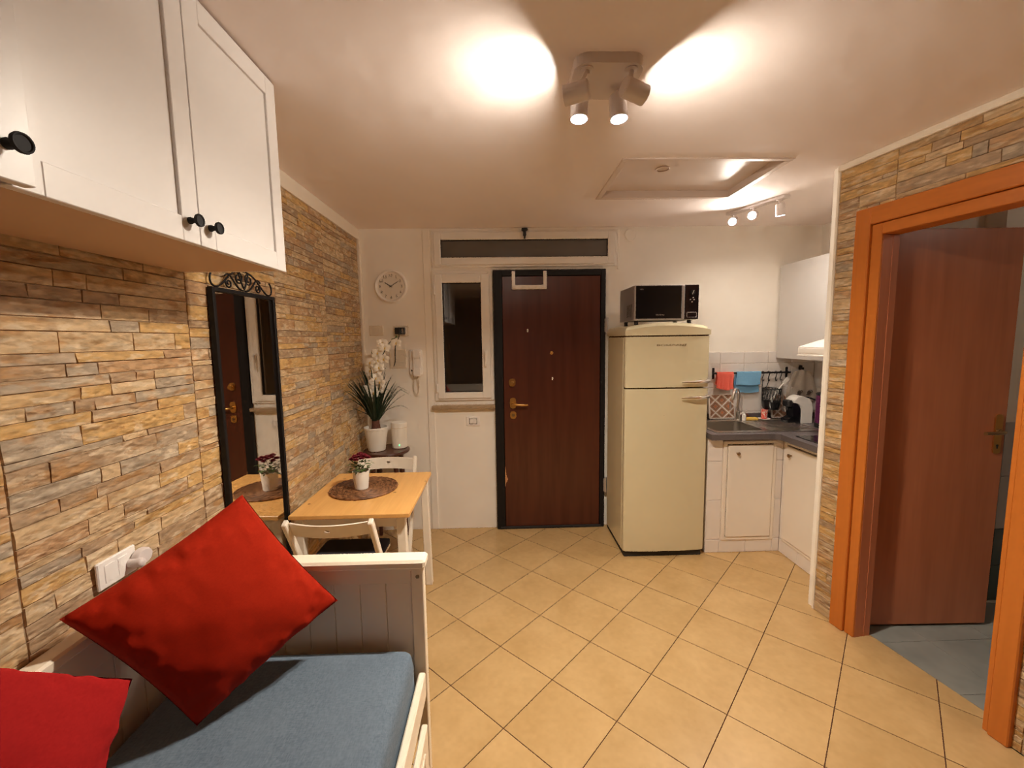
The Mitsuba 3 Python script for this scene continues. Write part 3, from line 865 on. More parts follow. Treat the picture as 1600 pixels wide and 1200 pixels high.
# mattress: soft rounded slab
mt = thing("mattress", "mattress in a faded denim-blue fitted sheet on the white daybed", "mattress")
def soft_box(x0, x1, y0, y1, z0, z1, r, n=(26, 44, 8), amp=.004, seed=3):
    b_ = trimesh.creation.box(extents=[2, 2, 2])
    out_v, out_f = [], []
    def face(o, a, b, na, nb):
        u, v = np.meshgrid(np.linspace(-1, 1, na + 1), np.linspace(-1, 1, nb + 1), indexing="ij")
        out_f.append(grid(na, nb) + sum(len(q) for q in out_v))
        out_v.append((np.asarray(o, float) + u[..., None] * np.asarray(a, float) + v[..., None] * np.asarray(b, float)).reshape(-1, 3))
    face((0, 0, 1), (1, 0, 0), (0, 1, 0), n[0], n[1]); face((0, 0, -1), (0, 1, 0), (1, 0, 0), n[1], n[0])
    face((1, 0, 0), (0, 1, 0), (0, 0, 1), n[1], n[2]); face((-1, 0, 0), (0, 0, 1), (0, 1, 0), n[2], n[1])
    face((0, 1, 0), (0, 0, 1), (1, 0, 0), n[2], n[0]); face((0, -1, 0), (1, 0, 0), (0, 0, 1), n[0], n[2])
    m_ = tm(np.vstack(out_v), np.vstack(out_f)); m_.merge_vertices()
    h_ = np.array([x1 - x0, y1 - y0, z1 - z0]) / 2; c_ = np.array([x0 + x1, y0 + y1, z0 + z1]) / 2
    P = m_.vertices * h_; Q = np.clip(P, -(h_ - r), h_ - r); d_ = P - Q
    l_ = np.linalg.norm(d_, axis=1, keepdims=True)
    P = Q + np.where(l_ > 1e-9, d_ / np.maximum(l_, 1e-9) * r, 0) * (l_ > 1e-9)
    P = P + c_ + (meshkit.fbm(P * 4, 3, seed)[:, None] - .5) * amp * np.array([.4, .4, 2])
    m_.vertices = P
    return m_
part(mt, "cover", soft_box(XL + .062, -.316, -.52, BYF - .020, .350, .528, .042), "mat_denim", smooth=True)

# ------------------------------------------------------------------ pillows
def pillow(size, thick, n=44, seed=1):
    u = np.linspace(-1, 1, n + 1); U, V = np.meshgrid(u, u, indexing="ij")
    s_ = size / 2
    X = s_ * U * (1 - .045 * (1 - V ** 2) ** 1.2); Y = s_ * V * (1 - .045 * (1 - U ** 2) ** 1.2)
    hgt = thick / 2 * np.clip((1 - U ** 2) * (1 - V ** 2), 0, 1) ** .46
    out = []
    for sg in (1, -1):
        P = np.stack([X, Y, sg * hgt], -1)
        wr = (meshkit.fbm(np.stack([X * 9, Y * 9, 0 * X + sg], -1), 3, seed) - .5) * .020
        edge = np.clip(1 - np.minimum(1 - np.abs(U), 1 - np.abs(V)) / .35, 0, 1)
        pk = (meshkit.noise(np.stack([X * 42, Y * 42, 0 * X], -1), seed + 5) - .5) * .024 * edge
        P[..., 2] += sg * (wr + pk) * np.clip(hgt / (thick * .2), 0, 1)
        out.append(P)
    A, B = out
    f = grid(n, n)
    m_ = tm(np.vstack([A.reshape(-1, 3), B.reshape(-1, 3)]), np.vstack([f, f[:, ::-1] + len(A.reshape(-1, 3))]))
    m_.merge_vertices()
    return m_
def pose(mesh, C, size):
    """Bends the flat pillow so that its corners come to C: (+,+), (+,-), (-,-), (-,+)."""
    C = np.asarray(C, float)
    V = mesh.vertices; u, v = V[:, 0] / size + .5, V[:, 1] / size + .5
    mid = (u * v)[:, None] * C[0] + (u * (1 - v))[:, None] * C[1] + ((1 - u) * (1 - v))[:, None] * C[2] + ((1 - u) * v)[:, None] * C[3]
    nn = np.cross(C[0] - C[2], C[3] - C[1]); nn /= np.linalg.norm(nn)
    m_ = mesh.copy(); m_.vertices = mid + V[:, 2:3] * nn
    return m_
PIL1 = [[-.830, 1.335, 1.106], [-.563, 1.366, .722], [-.858, 1.098, .536], [-1.038, .958, .952]]
p = thing("pillow", "large rust-orange square pillow standing on its corner against the daybed back", "pillow")
part(p, "cover", pose(pillow(.470, .17, seed=2), PIL1, .470), "mat_red_cloth", smooth=True)
PIL2 = [[-.877, .947, .807], [-.763, .600, .545], [-.926, .314, .853], [-1.040, .662, 1.115]]
p = thing("pillow", "dark red square pillow in the near corner of the daybed", "pillow")
part(p, "cover", pose(pillow(.460, .17, seed=9), PIL2, .460), "mat_red_cloth_dark", smooth=True)

# ------------------------------------------------------------------ dining table
TX0, TX1, TY0, TY1, TZ = -1.064, -.470, 2.050, 2.722, .735
t = thing("dining_table", "small square table with a pine top and white legs beside the stone wall", "table")
part(t, "top", bx(TX0, TX1, TY0, TY1, TZ - .022, TZ, .003), "mat_pine")
LEG = [(TX0 + .012, TY0 + .035), (TX1 - .075, TY0 + .035), (TX0 + .012, TY1 - .075), (TX1 - .060, TY1 - .075)]
for x, y in LEG:
    sx = .012 if x > -.8 else -.012
    part(t, "leg", bar((x + .022, y + .022, TZ - .022), (x + .022 + sx, y + .022, 0), .044, .044, (0, 1, 0), .003), "mat_white_paint")
xa, xb = LEG[0][0] + .022, LEG[1][0] + .022
ya, yb = LEG[0][1] + .022, LEG[2][1] + .022
for a, b_ in (((xa, ya), (xb, ya)), ((xa, yb), (xb, yb)), ((xa, ya), (xa, yb)), ((xb, ya), (xb, yb))):
    part(t, "apron", bar((a[0], a[1], TZ - .055), (b_[0], b_[1], TZ - .055), .018, .064, (0, 0, 1), .002), "mat_white_paint")

# placemat: flat coil
PC = np.array([-.808, 2.425])
pm = thing("placemat", "round brown woven rattan placemat on the pine table", "placemat")
rg, uvs = [], []
r_ = .012
i = 0
while r_ < .190:
    nn = max(16, int(r_ * 2 * math.pi / .011)); a = np.arange(nn) * 2 * np.pi / nn + i * .7
    zz = TZ + (.0060 if r_ < .18 else .0072) + .0012 * np.sin(a * int(nn / 4) + i)
    m_ = tube(np.stack([PC[0] + r_ * np.cos(a), PC[1] + r_ * np.sin(a), zz], 1), .0042 if r_ < .18 else .0058, 6, True)
    rg.append(m_); uvs.append(np.c_[np.repeat(a / (2 * np.pi) * r_ / .19 + i * .37, 6), np.full(nn * 6, i)])
    r_ += .0072; i += 1
part(pm, "coil", cat(bx(PC[0] - .01, PC[0] + .01, PC[1] - .01, PC[1] + .01, TZ + .001, TZ + .007, .002), rg), "mat_rattan", uv=np.vstack([np.zeros((24, 2))] + uvs))

# flower pot on the table
FP = np.array([-.816, 2.405, TZ + .0115])
f_ = thing("flower_pot", "white scalloped pot of small dark red flowers on the rattan placemat", "plant")
nr = 60; a = np.linspace(0, 2 * np.pi, nr + 1)
rows_ = []
for k_, (r0, z0) in enumerate([(.000, .000), (.036, .000), (.0375, .003), (.0455, .088), (.0475, .101)]):
    sc = .005 * np.abs(np.sin(a * 5)) if k_ == 4 else 0 * a
    rows_.append(np.stack([r0 * np.cos(a), r0 * np.sin(a), z0 + sc], 1))
for k_, (r0, z0) in enumerate([(.0450, .101), (.0420, .070), (.0, .070)]):
    sc = .005 * np.abs(np.sin(a * 5)) if k_ == 0 else 0 * a
    rows_.append(np.stack([r0 * np.cos(a), r0 * np.sin(a), z0 + sc], 1))
P = np.stack(rows_)
part(f_, "pot", tm(P.reshape(-1, 3) + FP, grid(len(rows_) - 1, nr)), "mat_pot", smooth=40)
part(f_, "soil", lathe([(0, .0), (.041, .0), (.03, .012), (0, .014)], 20, FP + [0, 0, .074]), "mat_soil")
fo = []
rf = np.random.default_rng(5)
def leaf_quad(c, d, L, w, droop=.2, n=3):
    d = np.asarray(d, float); d /= np.linalg.norm(d); s_ = np.cross(d, [0, 0, 1.0]); s_ /= np.linalg.norm(s_) + 1e-9
    V = []
    for i_ in range(n + 1):
        q = i_ / n; cc = np.asarray(c) + d * L * q + np.array([0, 0, -droop * L * q * q]); ww = w * math.sin(math.pi * min(.97, .12 + .85 * q))
        V += [cc - s_ * ww / 2 + [0, 0, .12 * ww], cc, cc + s_ * ww / 2 + [0, 0, .12 * ww]]
    F = []
    for i_ in range(n):
        b0 = i_ * 3
        F += [[b0, b0 + 1, b0 + 4], [b0, b0 + 4, b0 + 3], [b0 + 1, b0 + 2, b0 + 5], [b0 + 1, b0 + 5, b0 + 4]]
    return tm(V, F)
for i in range(90):
    th = rf.uniform(0, 2 * np.pi); rr = .055 * math.sqrt(rf.random()); z = rf.uniform(.09, .155)
    fo.append(leaf_quad(FP + [rr * math.cos(th), rr * math.sin(th), z], (math.cos(th), math.sin(th), rf.uniform(-.2, .9)), rf.uniform(.018, .030), rf.uniform(.010, .016)))
part(f_, "foliage", cat(fo), "mat_leaf_green", kind="stuff")
def blossom(c, r, rnd):
    ms = []
    for ring, (nr_, tilt) in enumerate(((9, .25), (8, .65), (6, 1.1))):
        for j in range(nr_):
            th = 2 * np.pi * j / nr_ + ring * .4 + rnd.uniform(-.1, .1)
            ms.append(leaf_quad(c, (math.cos(th) * math.cos(tilt), math.sin(th) * math.cos(tilt), math.sin(tilt)), r * (1 - .12 * ring), r * .55, .1, 2))
    return cat(ms)
for i in range(16):
    th = i * 2.4; rr = .054 * math.sqrt((i + .5) / 16)
    c_ = FP + [rr * math.cos(th), rr * math.sin(th), .165 + .030 * (1 - (rr / .06) ** 2) + rf.uniform(-.006, .006)]
    part(f_, "blossom", blossom(c_, .022, rf), "mat_petal_red")

# ------------------------------------------------------------------ folding chairs
def folding_chair(label, cx, cy, face, pad, back_y_off=0.0):
    """Backrest centre at (cx, cy); face = +1 looks along +y, -1 along -y."""
    c = thing("folding_chair", label, "chair")
    w = .385; g = face
    def pt(x, y, z):
        return np.array([cx + x, cy + g * y, z])
    hw = w / 2
    for s_ in (-1, 1):
        part(c, "back_leg", bar(pt(s_ * hw, -.005, .775), pt(s_ * hw, .40, .0), .022, .036, (0, 1, .5), .004), "mat_white_paint")
        part(c, "front_leg", bar(pt(s_ * (hw - .028), .36, .435), pt(s_ * (hw - .028), .02, .0), .022, .034, (0, 1, .6), .004), "mat_white_paint")
        part(c, "seat_rail", bar(pt(s_ * (hw - .055), .060, .440), pt(s_ * (hw - .055), .405, .440), .020, .030, (0, 0, 1), .003), "mat_white_paint")
    # curved back slat with a finger hole
    X = np.linspace(-hw + .012, hw - .012, 25); sag = .048
    cut = sbox(-hw + .012, .695, hw - .012, .765).difference(affinity.scale(Point(0, .733).buffer(.011), 1.25, .75))
    parts_ = ext(cut, .013).subdivide_to_size(.022)
    V = parts_.vertices.copy()
    zc = V[:, 1] - .73
    yy = -sag * (1 - (V[:, 0] / hw) ** 2) + .010 - .52 * (V[:, 1] - .775) * 1.0 * .9
    parts_.vertices = np.stack([cx + V[:, 0], cy + g * (yy + V[:, 2]), V[:, 1]], 1)
    part(c, "back_slat", parts_, "mat_white_paint")
    for z, y in ((.20, .295), ):
        part(c, "stretcher", bar(pt(-hw, y, z), pt(hw, y, z), .030, .016, (0, 0, 1), .003), "mat_white_paint")
    part(c, "stretcher", bar(pt(-hw + .028, .10, .10), pt(hw - .028, .10, .10), .030, .016, (0, 0, 1), .003), "mat_white_paint")
    for i in range(5):
        y = .085 + .072 * i
        part(c, "seat_slat", bx(cx - hw + .026, cx + hw - .026, cy + g * (y - .028), cy + g * (y + .028), .456, .472, .003), "mat_white_paint")
    if pad:
        q = soft_box(cx - hw + .02, cx + hw - .02, min(cy + g * .055, cy + g * .395), max(cy + g * .055, cy + g * .395), .472, .510, .018, (12, 12, 4), .004)
        k_ = thing("seat_cushion", pad, "cushion", None)
        part(k_, "cover", q, "mat_cushion", smooth=True)
    return c
folding_chair("white folding chair with its curved back towards the daybed, in front of the pine table", -.800, 1.885, 1, "black seat cushion on the white folding chair nearest the daybed")
folding_chair("white folding chair behind the pine table, facing the room in front of the dark stool", -.812, 2.960, -1, "black seat cushion on the white folding chair behind the table")

# ------------------------------------------------------------------ stool in the corner
SC = np.array([-.905, 3.285]); SZ = .748
s = thing("stool", "dark brown wooden stool with a round moulded seat in the corner", "stool")
part(s, "seat", lathe([(0, 0), (.150, 0), (.170, .008), (.176, .020), (.170, .029), (.150, .0305), (.145, .030), (0, .030)], 48, (SC[0], SC[1], SZ - .030)), "mat_stool", smooth=35)
for k_ in range(4):
    th = math.pi / 4 + k_ * math.pi / 2
    d_ = np.array([math.cos(th), math.sin(th)])
    top, bot = np.r_[SC + d_ * .120, SZ - .03], np.r_[SC + d_ * .150, 0]
    zs = np.linspace(0, 1, 26)
    P = top + zs[:, None] * (bot - top)
    rad = .0185 - .003 * zs + .004 * np.exp(-((zs - .25) / .03) ** 2) + .004 * np.exp(-((zs - .72) / .03) ** 2)
    part(s, "leg", tube(P, rad, 14), "mat_stool", smooth=50)
for z, e in ((.22, .146), (.46, .136)):
    c4_ = [np.r_[SC + e * np.array([math.cos(math.pi / 4 + q_ * math.pi / 2), math.sin(math.pi / 4 + q_ * math.pi / 2)]), z] for q_ in range(4)]
    for q_ in range(4):
        part(s, "stretcher", cyl(c4_[q_], c4_[(q_ + 1) % 4], .010), "mat_stool", smooth=40)

# orchid with strap leaves
OP = np.array([-.972, 3.255, SZ + .001])
o = thing("orchid", "artificial white orchid with long dark strap leaves in a white pot on the stool", "plant")
part(o, "pot", lathe([(0, 0), (.060, 0), (.064, .004), (.087, .165), (.091, .168), (.091, .182), (.084, .184), (.080, .170), (.078, .160), (0, .158)], 48, OP), "mat_pot", smooth=35)
part(o, "soil", lathe([(0, .014), (.04, .010), (.079, 0), (0, 0)], 24, OP + [0, 0, .158]), "mat_soil")
part(o, "trunk", lathe([(0, 0), (.036, 0), (.030, .04), (.026, .09), (0, .12)], 20, OP + [0, 0, .16]), "mat_trunk")
ro = np.random.default_rng(31)
def strap(base, az, el, L, w, droop, n=10, kink=0):
    V = []
    pos = np.array(base, float); e = el
    s_ = np.array([-math.sin(az), math.cos(az), 0])
    for i_ in range(n + 1):
        q = i_ / n
        ww = w * (1 - q) ** .6 * (.55 + .45 * min(1, q * 5)) + .0008
        d_ = np.array([math.cos(az) * math.cos(e), math.sin(az) * math.cos(e), math.sin(e)])
        nn = np.cross(s_, d_)
        V += [pos - s_ * ww / 2 + nn * ww * .25, pos, pos + s_ * ww / 2 + nn * ww * .25]
        pos = pos + d_ * L / n
        e -= droop / n * (.4 + 1.2 * q)
        if kink and i_ == int(n * .72):
            e -= kink
    F = []
    for i_ in range(n):
        b0 = i_ * 3
        F += [[b0, b0 + 1, b0 + 4], [b0, b0 + 4, b0 + 3], [b0 + 1, b0 + 2, b0 + 5], [b0 + 1, b0 + 5, b0 + 4]]
    V = np.array(V); V[:, 0] = np.maximum(V[:, 0], XL + .010 + .004 * np.arange(len(V)) / len(V))
    return tm(V, F)
ct = OP + [0, 0, .245]
for i in range(56):
    az = ro.uniform(0, 2 * np.pi)
    el = math.radians(ro.uniform(54, 89))
    L = ro.uniform(.28, .46); droop = ro.uniform(.25, .75); kink = 0
    lim = (ct[0] - (XL + .01)) if math.cos(az) < -.2 else .4
    back = (YB - ct[1] - .01) if math.sin(az) > .2 else .6
    if math.cos(az) < -.2 and L * math.cos(el) * -math.cos(az) > lim - .03:
        az = -math.pi / 2 - ro.uniform(.1, .7)
    if math.sin(az) > 0 and L * math.cos(el) * math.sin(az) > back - .05:
        az = -az
    part(o, "leaf", strap(ct + [.018 * math.cos(az), .018 * math.sin(az), -.02], az, el, L, ro.uniform(.017, .026), droop, 10, kink), "mat_leaf_dark")
for az, el, L, dr_, kk in ((-2.0, .95, .48, .9, .5), (-1.9, .72, .46, .55, .4), (-.35, .95, .44, .75, .9), (-.15, 1.05, .42, .6, 1.1), (-.9, 1.0, .44, .7, .6), (-2.2, .62, .36, .7, .3), (.12, .75, .30, 1.4, .3)):
    part(o, "leaf", strap(ct, az, el, L, .018, dr_, 12, kk), "mat_leaf_dark")
stems = [spline([ct + [-.01, 0, -.02], ct + [-.015, -.01, .20], ct + [.045, -.02, .38], ct + [.11, -.02, .54], ct + [.19, -.02, .62]], 40),
         spline([ct + [-.005, -.01, -.02], ct + [.0, -.03, .22], ct + [.05, -.04, .34], ct + [.045, -.04, .43], ct + [.015, -.05, .50]], 40)]
for st_ in stems:
    part(o, "stem", tube(st_, .0032, 7), "mat_leaf_dark", smooth=50)
def orchid_flower(c, nrm, r, rnd):
    Rm = frame_to(nrm) @ rz(rnd.uniform(-25, 25))
    ms = []
    for j, (th, l_, w_) in enumerate(((90, 1, .62), (210, 1, .62), (330, 1, .62), (25, 1.05, 1.0), (155, 1.05, 1.0))):
        th = math.radians(th)
        U = np.linspace(0, 1, 5); Vv = np.linspace(-1, 1, 4)
        P = np.zeros((5, 4, 3))
        for a_, q in enumerate(U):
            for b_, v in enumerate(Vv):
                wid = w_ * r * .5 * math.sin(math.pi * (.10 + .84 * q)) * v
                P[a_, b_] = [math.cos(th) * l_ * r * q - math.sin(th) * wid, math.sin(th) * l_ * r * q + math.cos(th) * wid, r * (.22 * math.sin(q * 2.6) - .10 * v * v) + .002 * j]
        ms.append(tm(P.reshape(-1, 3), grid(4, 3)))
    lip = cat(sphere((0, -.10 * r, .16 * r), .13 * r, (1, 1.25, .9), 1), sphere((0, .06 * r, .22 * r), .09 * r, sub=1))
    return xf(cat(ms), Rm, c), xf(lip, Rm, c)
for si_, (st_, cnt, lo) in enumerate(((stems[0], 13, .36), (stems[1], 10, .48))):
    for i in range(cnt):
        q = lo + (1 - lo) * (i + .3) / cnt
        c_ = st_[int(q * (len(st_) - 1))] + np.array([ro.uniform(-.07, .065) * (1.15 - q * .6), -.022 + ro.uniform(-.02, .005), ro.uniform(-.035, .01)])
        nrm = np.array([ro.uniform(-.5, .5), -1, ro.uniform(-.1, .5)])
        fl, lp = orchid_flower(c_, nrm, .052 * (1.15 - .35 * q), ro)
        kf = part(o, "flower", fl, "mat_petal", smooth=True)
        part(kf, "lip", lp, "mat_lip", smooth=True)
for c_ in (stems[0][-1], stems[0][-4] + [.012, 0, .01], stems[1][-1] + [0, 0, .01], stems[1][-5] + [-.03, 0, .02]):
    part(o, "bud", sphere(c_, .010, (.8, .8, 1.3), 2), "mat_leaf_green", smooth=True)

# humidifier
HP = np.array([-.815, 3.330, SZ + .002])
h = thing("humidifier", "white cylindrical humidifier with a small green light, beside the orchid pot on the stool", "humidifier")
part(h, "body", lathe([(0, 0), (.054, 0), (.058, .004), (.062, .190), (.058, .200), (.050, .203), (0, .200)], 40, HP), "mat_pot", smooth=35)
part(h, "ring", lathe([(.0623, .158), (.0630, .160), (.0630, .163), (.0624, .165)], 40, HP), "mat_ivory_plastic")
scene[num(h + "__led")] = mikit.ply(ext(Point(0, 0).buffer(.0055), .002, RXZ, HP + [.012, -.0595, .030]), "mat_led", emitter={"type": "area", "radiance": rgb((.15, 1.1, .45))})

# ------------------------------------------------------------------ things on the back wall
CC = np.array([-.867, YB, 2.014])
k = thing("wall_clock", "round white wall clock with black numerals between the stone wall and the window", "clock")
FR = frame_to((0, -1, 0))
part(k, "rim", lathe([(.104, 0), (.128, 0), (.130, .010), (.126, .026), (.119, .031), (.113, .028), (.110, .018), (.104, .014)], 64, CC, FR), "mat_white_plastic", smooth=35)
part(k, "face", lathe([(0, 0), (.112, 0), (.112, .014), (0, .014)], 48, CC, FR), "mat_clock_face")
for i in range(12):
    n_s = str(12 if i == 0 else i); th = math.radians(90 - 30 * i)
    tmesh = meshkit.text_mesh(n_s, .019, .001, bold=True)
    tmesh.apply_translation([-(tmesh.bounds[0][0] + tmesh.bounds[1][0]) / 2, -(tmesh.bounds[0][1] + tmesh.bounds[1][1]) / 2, 0])
    part(k, "numeral", xf(tmesh, RXZ, CC + [.086 * math.cos(th), -.0135, .086 * math.sin(th)]), "mat_numeral")
def hand(ang, L, w, off):
    d_ = np.array([math.sin(ang), 0, math.cos(ang)])
    return bar(CC + [0, -off, 0] - d_ * .016, CC + [0, -off, 0] + d_ * L, w, .0015, (0, 1, 0), .0004)
part(k, "hour_hand", hand(math.radians(-56), .056, .0062, .018), "mat_numeral")
part(k, "minute_hand", hand(math.radians(57), .074, .0048, .020), "mat_numeral")
part(k, "second_hand", hand(math.radians(180), .070, .0016, .022), "mat_ivory_plastic")
part(k, "hub", lathe([(0, 0), (.006, 0), (.006, .009), (0, .010)], 18, CC + [0, -.014, 0], FR), "mat_numeral")

w_ = thing("wall_plate", "blank cream wall plate below the clock, next to the stone wall", "wall plate")
part(w_, "plate", bx(-1.055, -.945, YB - .009, YB + .001, 1.628, 1.708, .003), "mat_ivory_plastic")
part(w_, "module", bx(-1.030, -.970, YB - .011, YB - .008, 1.642, 1.694, .001), "mat_ivory_plastic")
w_ = thing("wall_plate", "cream socket plate holding the black plug adapter", "wall plate")
part(w_, "plate", bx(-.862, -.742, YB - .009, YB + .001, 1.622, 1.706, .003), "mat_ivory_plastic")
part(w_, "module", bx(-.795, -.757, YB - .011, YB - .008, 1.638, 1.692, .001), "mat_white_plastic")
pa = thing("plug_adapter", "black plug adapter with a hanging lead on the wall beside the orchid", "plug")
part(pa, "body", cat(bx(-.842, -.798, YB - .058, YB - .009, 1.636, 1.690, .004), bx(-.798, -.770, YB - .050, YB - .009, 1.684, 1.690, .001), bx(-.798, -.770, YB - .050, YB - .009, 1.636, 1.642, .001), bx(-.774, -.768, YB - .050, YB - .009, 1.636, 1.690, .001)), "mat_black_plastic")
part(pa, "lead", tube(spline([(-.815, YB - .040, 1.640), (-.816, YB - .040, 1.61), (-.835, YB - .036, 1.575), (-.85, YB - .03, 1.50), (-.87, YB - .02, 1.38)], 30), .0032, 8), "mat_black_plastic", smooth=50)
w_ = thing("wall_plate", "cream junction cover behind the orchid, left of the intercom handset", "wall plate")
part(w_, "plate", bx(-.905, -.772, YB - .010, YB + .001, 1.365, 1.515, .003), "mat_ivory_plastic")
for z in (1.41, 1.47):
    part(w_, "ridge", bx(-.900, -.777, YB - .012, YB - .009, z, z + .004, .001), "mat_ivory_plastic")
ic = thing("intercom", "white wall intercom handset with a looped cord left of the narrow window", "intercom")
part(ic, "base", bx(-.742, -.640, YB - .026, YB + .001, 1.308, 1.512, .006), "mat_white_plastic")
hs = ext(rrect(-.706, -.648, 1.300, 1.516, .012), .022, RXZ, (0, YB - .030, 0))
part(ic, "handset", cat(hs, ext(rrect(-.704, -.650, 1.448, 1.514, .012), .020, RXZ, (0, YB - .050, 0)), ext(rrect(-.704, -.650, 1.302, 1.365, .012), .018, RXZ, (0, YB - .050, 0))), "mat_white_plastic")
part(ic, "button", lathe([(0, 0), (.007, 0), (.006, .003), (0, .003)], 16, (-.725, YB - .026, 1.345), FR), "mat_numeral")
cp_ = spline([(-.712, YB - .02, 1.308), (-.712, YB - .024, 1.24), (-.704, YB - .026, 1.165), (-.690, YB - .028, 1.150), (-.676, YB - .028, 1.18), (-.672, YB - .034, 1.25), (-.676, YB - .038, 1.302)], 260)
ph = np.linspace(0, 2 * np.pi * 42, 260)
cp2 = cp_ + .0045 * np.stack([np.cos(ph), np.sin(ph), 0 * ph], 1)
part(ic, "cord", tube(cp2, .0022, 6), "mat_ivory_plastic", smooth=60)

# ------------------------------------------------------------------ ceiling lamp
LZ = ZC
cl = thing("ceiling_lamp", "white ceiling lamp with four cylinder spots on a square plate", "lamp")
part(cl, "plate", ext(rrect(.245, .465, 1.405, 1.610, .045), .032, t=(0, 0, LZ - .032)), "mat_lamp_white")
def spot(parent, pivot, mouth_dir, back, L, rad, radiance, tint=LAMP):
    """Open cylinder; back = centre of its closed end; bulb disc near the mouth."""
    d_ = np.asarray(mouth_dir, float); d_ /= np.linalg.norm(d_)
    back = np.asarray(back, float)
    Rm = frame_to(d_)
    part(parent, "arm", cat(lathe([(0, 0), (.020, 0), (.020, .006), (.008, .008), (.008, .02), (0, .02)], 24, (pivot[0], pivot[1], pivot[2]), frame_to((0, 0, -1))), tube(spline([np.asarray(pivot) + [0, 0, -.006], np.asarray(pivot) * .5 + (back + d_ * L * .35) * .5 + [0, 0, .004], back + d_ * L * .35], 12), .007, 10)), "mat_lamp_white", smooth=40)
    hd_ = part(parent, "spot_head", lathe([(0, 0), (rad - .004, 0), (rad, .004), (rad, L - .001), (rad - .001, L), (rad - .0025, L - .001), (rad - .0025, L - .022), (0, L - .022)], 40, back, Rm), "mat_lamp_white", smooth=35)
    kk = num(hd_ + "__bulb")
    scene[kk] = mikit.ply(lathe([(rad * .86, 0), (0, .0)], 32, back + d_ * (L - .010), Rm), "mat_lamp_white", emitter={"type": "area", "radiance": rgb([c * radiance for c in tint])})
    m_ = meshkit.WRITTEN[scene[kk]["filename"]]
    v_, f_2 = m_[0], m_[1]
    nn = np.cross(v_[f_2[:, 1]] - v_[f_2[:, 0]], v_[f_2[:, 2]] - v_[f_2[:, 0]]).sum(0)
    if nn @ d_ < 0:
        scene[kk] = mikit.ply(tm(v_, f_2[:, ::-1]), "mat_lamp_white", emitter={"type": "area", "radiance": rgb([c * radiance for c in tint])})
hz = .080
dl, dr2 = np.array([-.92, .32, -.10]), np.array([.93, .27, -.22])
spot(cl, (.285, 1.435, LZ - .030), dl, np.array([.250, 1.430, 2.355]) - dl / np.linalg.norm(dl) * hz / 2, hz, .030, SIDE_L * 1.05)
spot(cl, (.425, 1.435, LZ - .030), dr2, np.array([.432, 1.425, 2.357]) - dr2 / np.linalg.norm(dr2) * hz / 2, hz, .030, SIDE_L)
dd = np.array([-.04, -.12, -1.0]); de = np.array([.04, -.12, -1.0])
spot(cl, (.285, 1.560, LZ - .030), dd, np.array([.279, 1.535, 2.400]), hz, .030, DOWN_L)
spot(cl, (.425, 1.560, LZ - .030), de, np.array([.409, 1.535, 2.400]), hz, .030, DOWN_L)

# kitchen spot rail
kr = thing("spot_rail", "white three-spot ceiling rail over the kitchen corner", "lamp")
ra, rb = np.array([1.640, 3.130, ZC]), np.array([1.800, 2.730, ZC])
part(kr, "rail", bar(ra - [0, 0, .010], rb - [0, 0, .010], .055, .020, (0, 0, 1), .004), "mat_lamp_white")
for q, d_ in ((.10, (-.55, -.75, -.34)), (.46, (-.62, -.72, -.30)), (.88, (.10, .05, -1.0))):
    pv = ra + (rb - ra) * q - [0, 0, .020]
    dn = np.asarray(d_) / np.linalg.norm(d_)
    bk = pv + [0, 0, -.045] - dn * .035 if q < .8 else pv + [0.012, .01, -.020]
    spot(kr, pv, dn, bk, .075, .028, RAIL_L if q < .8 else RAIL_DOWN_L, RAIL)

# ------------------------------------------------------------------ fridge
FX0, FX1, FF, FB = .853, 1.440, 2.930, 3.430
FM = (FX0 + FX1) / 2
fg = thing("fridge", "tall cream retro fridge-freezer with rounded top and chrome handles", "fridge")
part(fg, "body", bx(FX0 + .004, FX1 - .004, FF + .062, FB, .030, 1.592, .010), "mat_fridge", smooth=30)
part(fg, "gasket", bx(FX0 + .010, FX1 - .010, FF + .052, FF + .064, .05, 1.590, .002), "mat_gasket")
def door_poly(depth, r=.014, bow=.018):
    xs_ = np.linspace(FX0, FX1, 31)
    front = [(x, FF - bow * (1 - ((x - FM) / ((FX1 - FX0) / 2)) ** 2)) for x in xs_]
    p_ = Polygon(front + [(FX1, FF + depth), (FX0, FF + depth)])
    return p_.buffer(-r, quad_segs=6).buffer(r, quad_segs=6)
def slab(poly, z0, z1, ch=.006):
    """Vertical prism with chamfered horizontal edges."""
    P = np.array(poly.exterior.coords)[:-1]
    c = P.mean(0)
    def lv(z, s):
        d_ = P - c
        return np.c_[c + d_ * (1 - s / np.linalg.norm(d_, axis=1, keepdims=True)), np.full(len(P), z)]
    L = [lv(z0, ch), lv(z0 + ch * .3, ch * .3), lv(z0 + ch, 0), lv(z1 - ch, 0), lv(z1 - ch * .3, ch * .3), lv(z1, ch)]
    n = len(P); V = np.vstack(L + [[[*c, z0]], [[*c, z1]]]); F = []
    for a in range(5):
        for i_ in range(n):
            j_ = (i_ + 1) % n
            F += [[a * n + i_, a * n + j_, (a + 1) * n + j_], [a * n + i_, (a + 1) * n + j_, (a + 1) * n + i_]]
    for i_ in range(n):
        j_ = (i_ + 1) % n
        F += [[6 * n, j_, i_], [6 * n + 1, 5 * n + i_, 5 * n + j_]]
    return tm(V, F)
dp = door_poly(.052)
fz = part(fg, "freezer_door", slab(dp, 1.236, 1.588), "mat_fridge", smooth=30)
fd = part(fg, "fridge_door", slab(dp, .048, 1.226), "mat_fridge", smooth=30)
part(fg, "plinth", bx(FX0 + .012, FX1 - .012, FF + .012, FB, .0, .042, .003), "mat_dark")
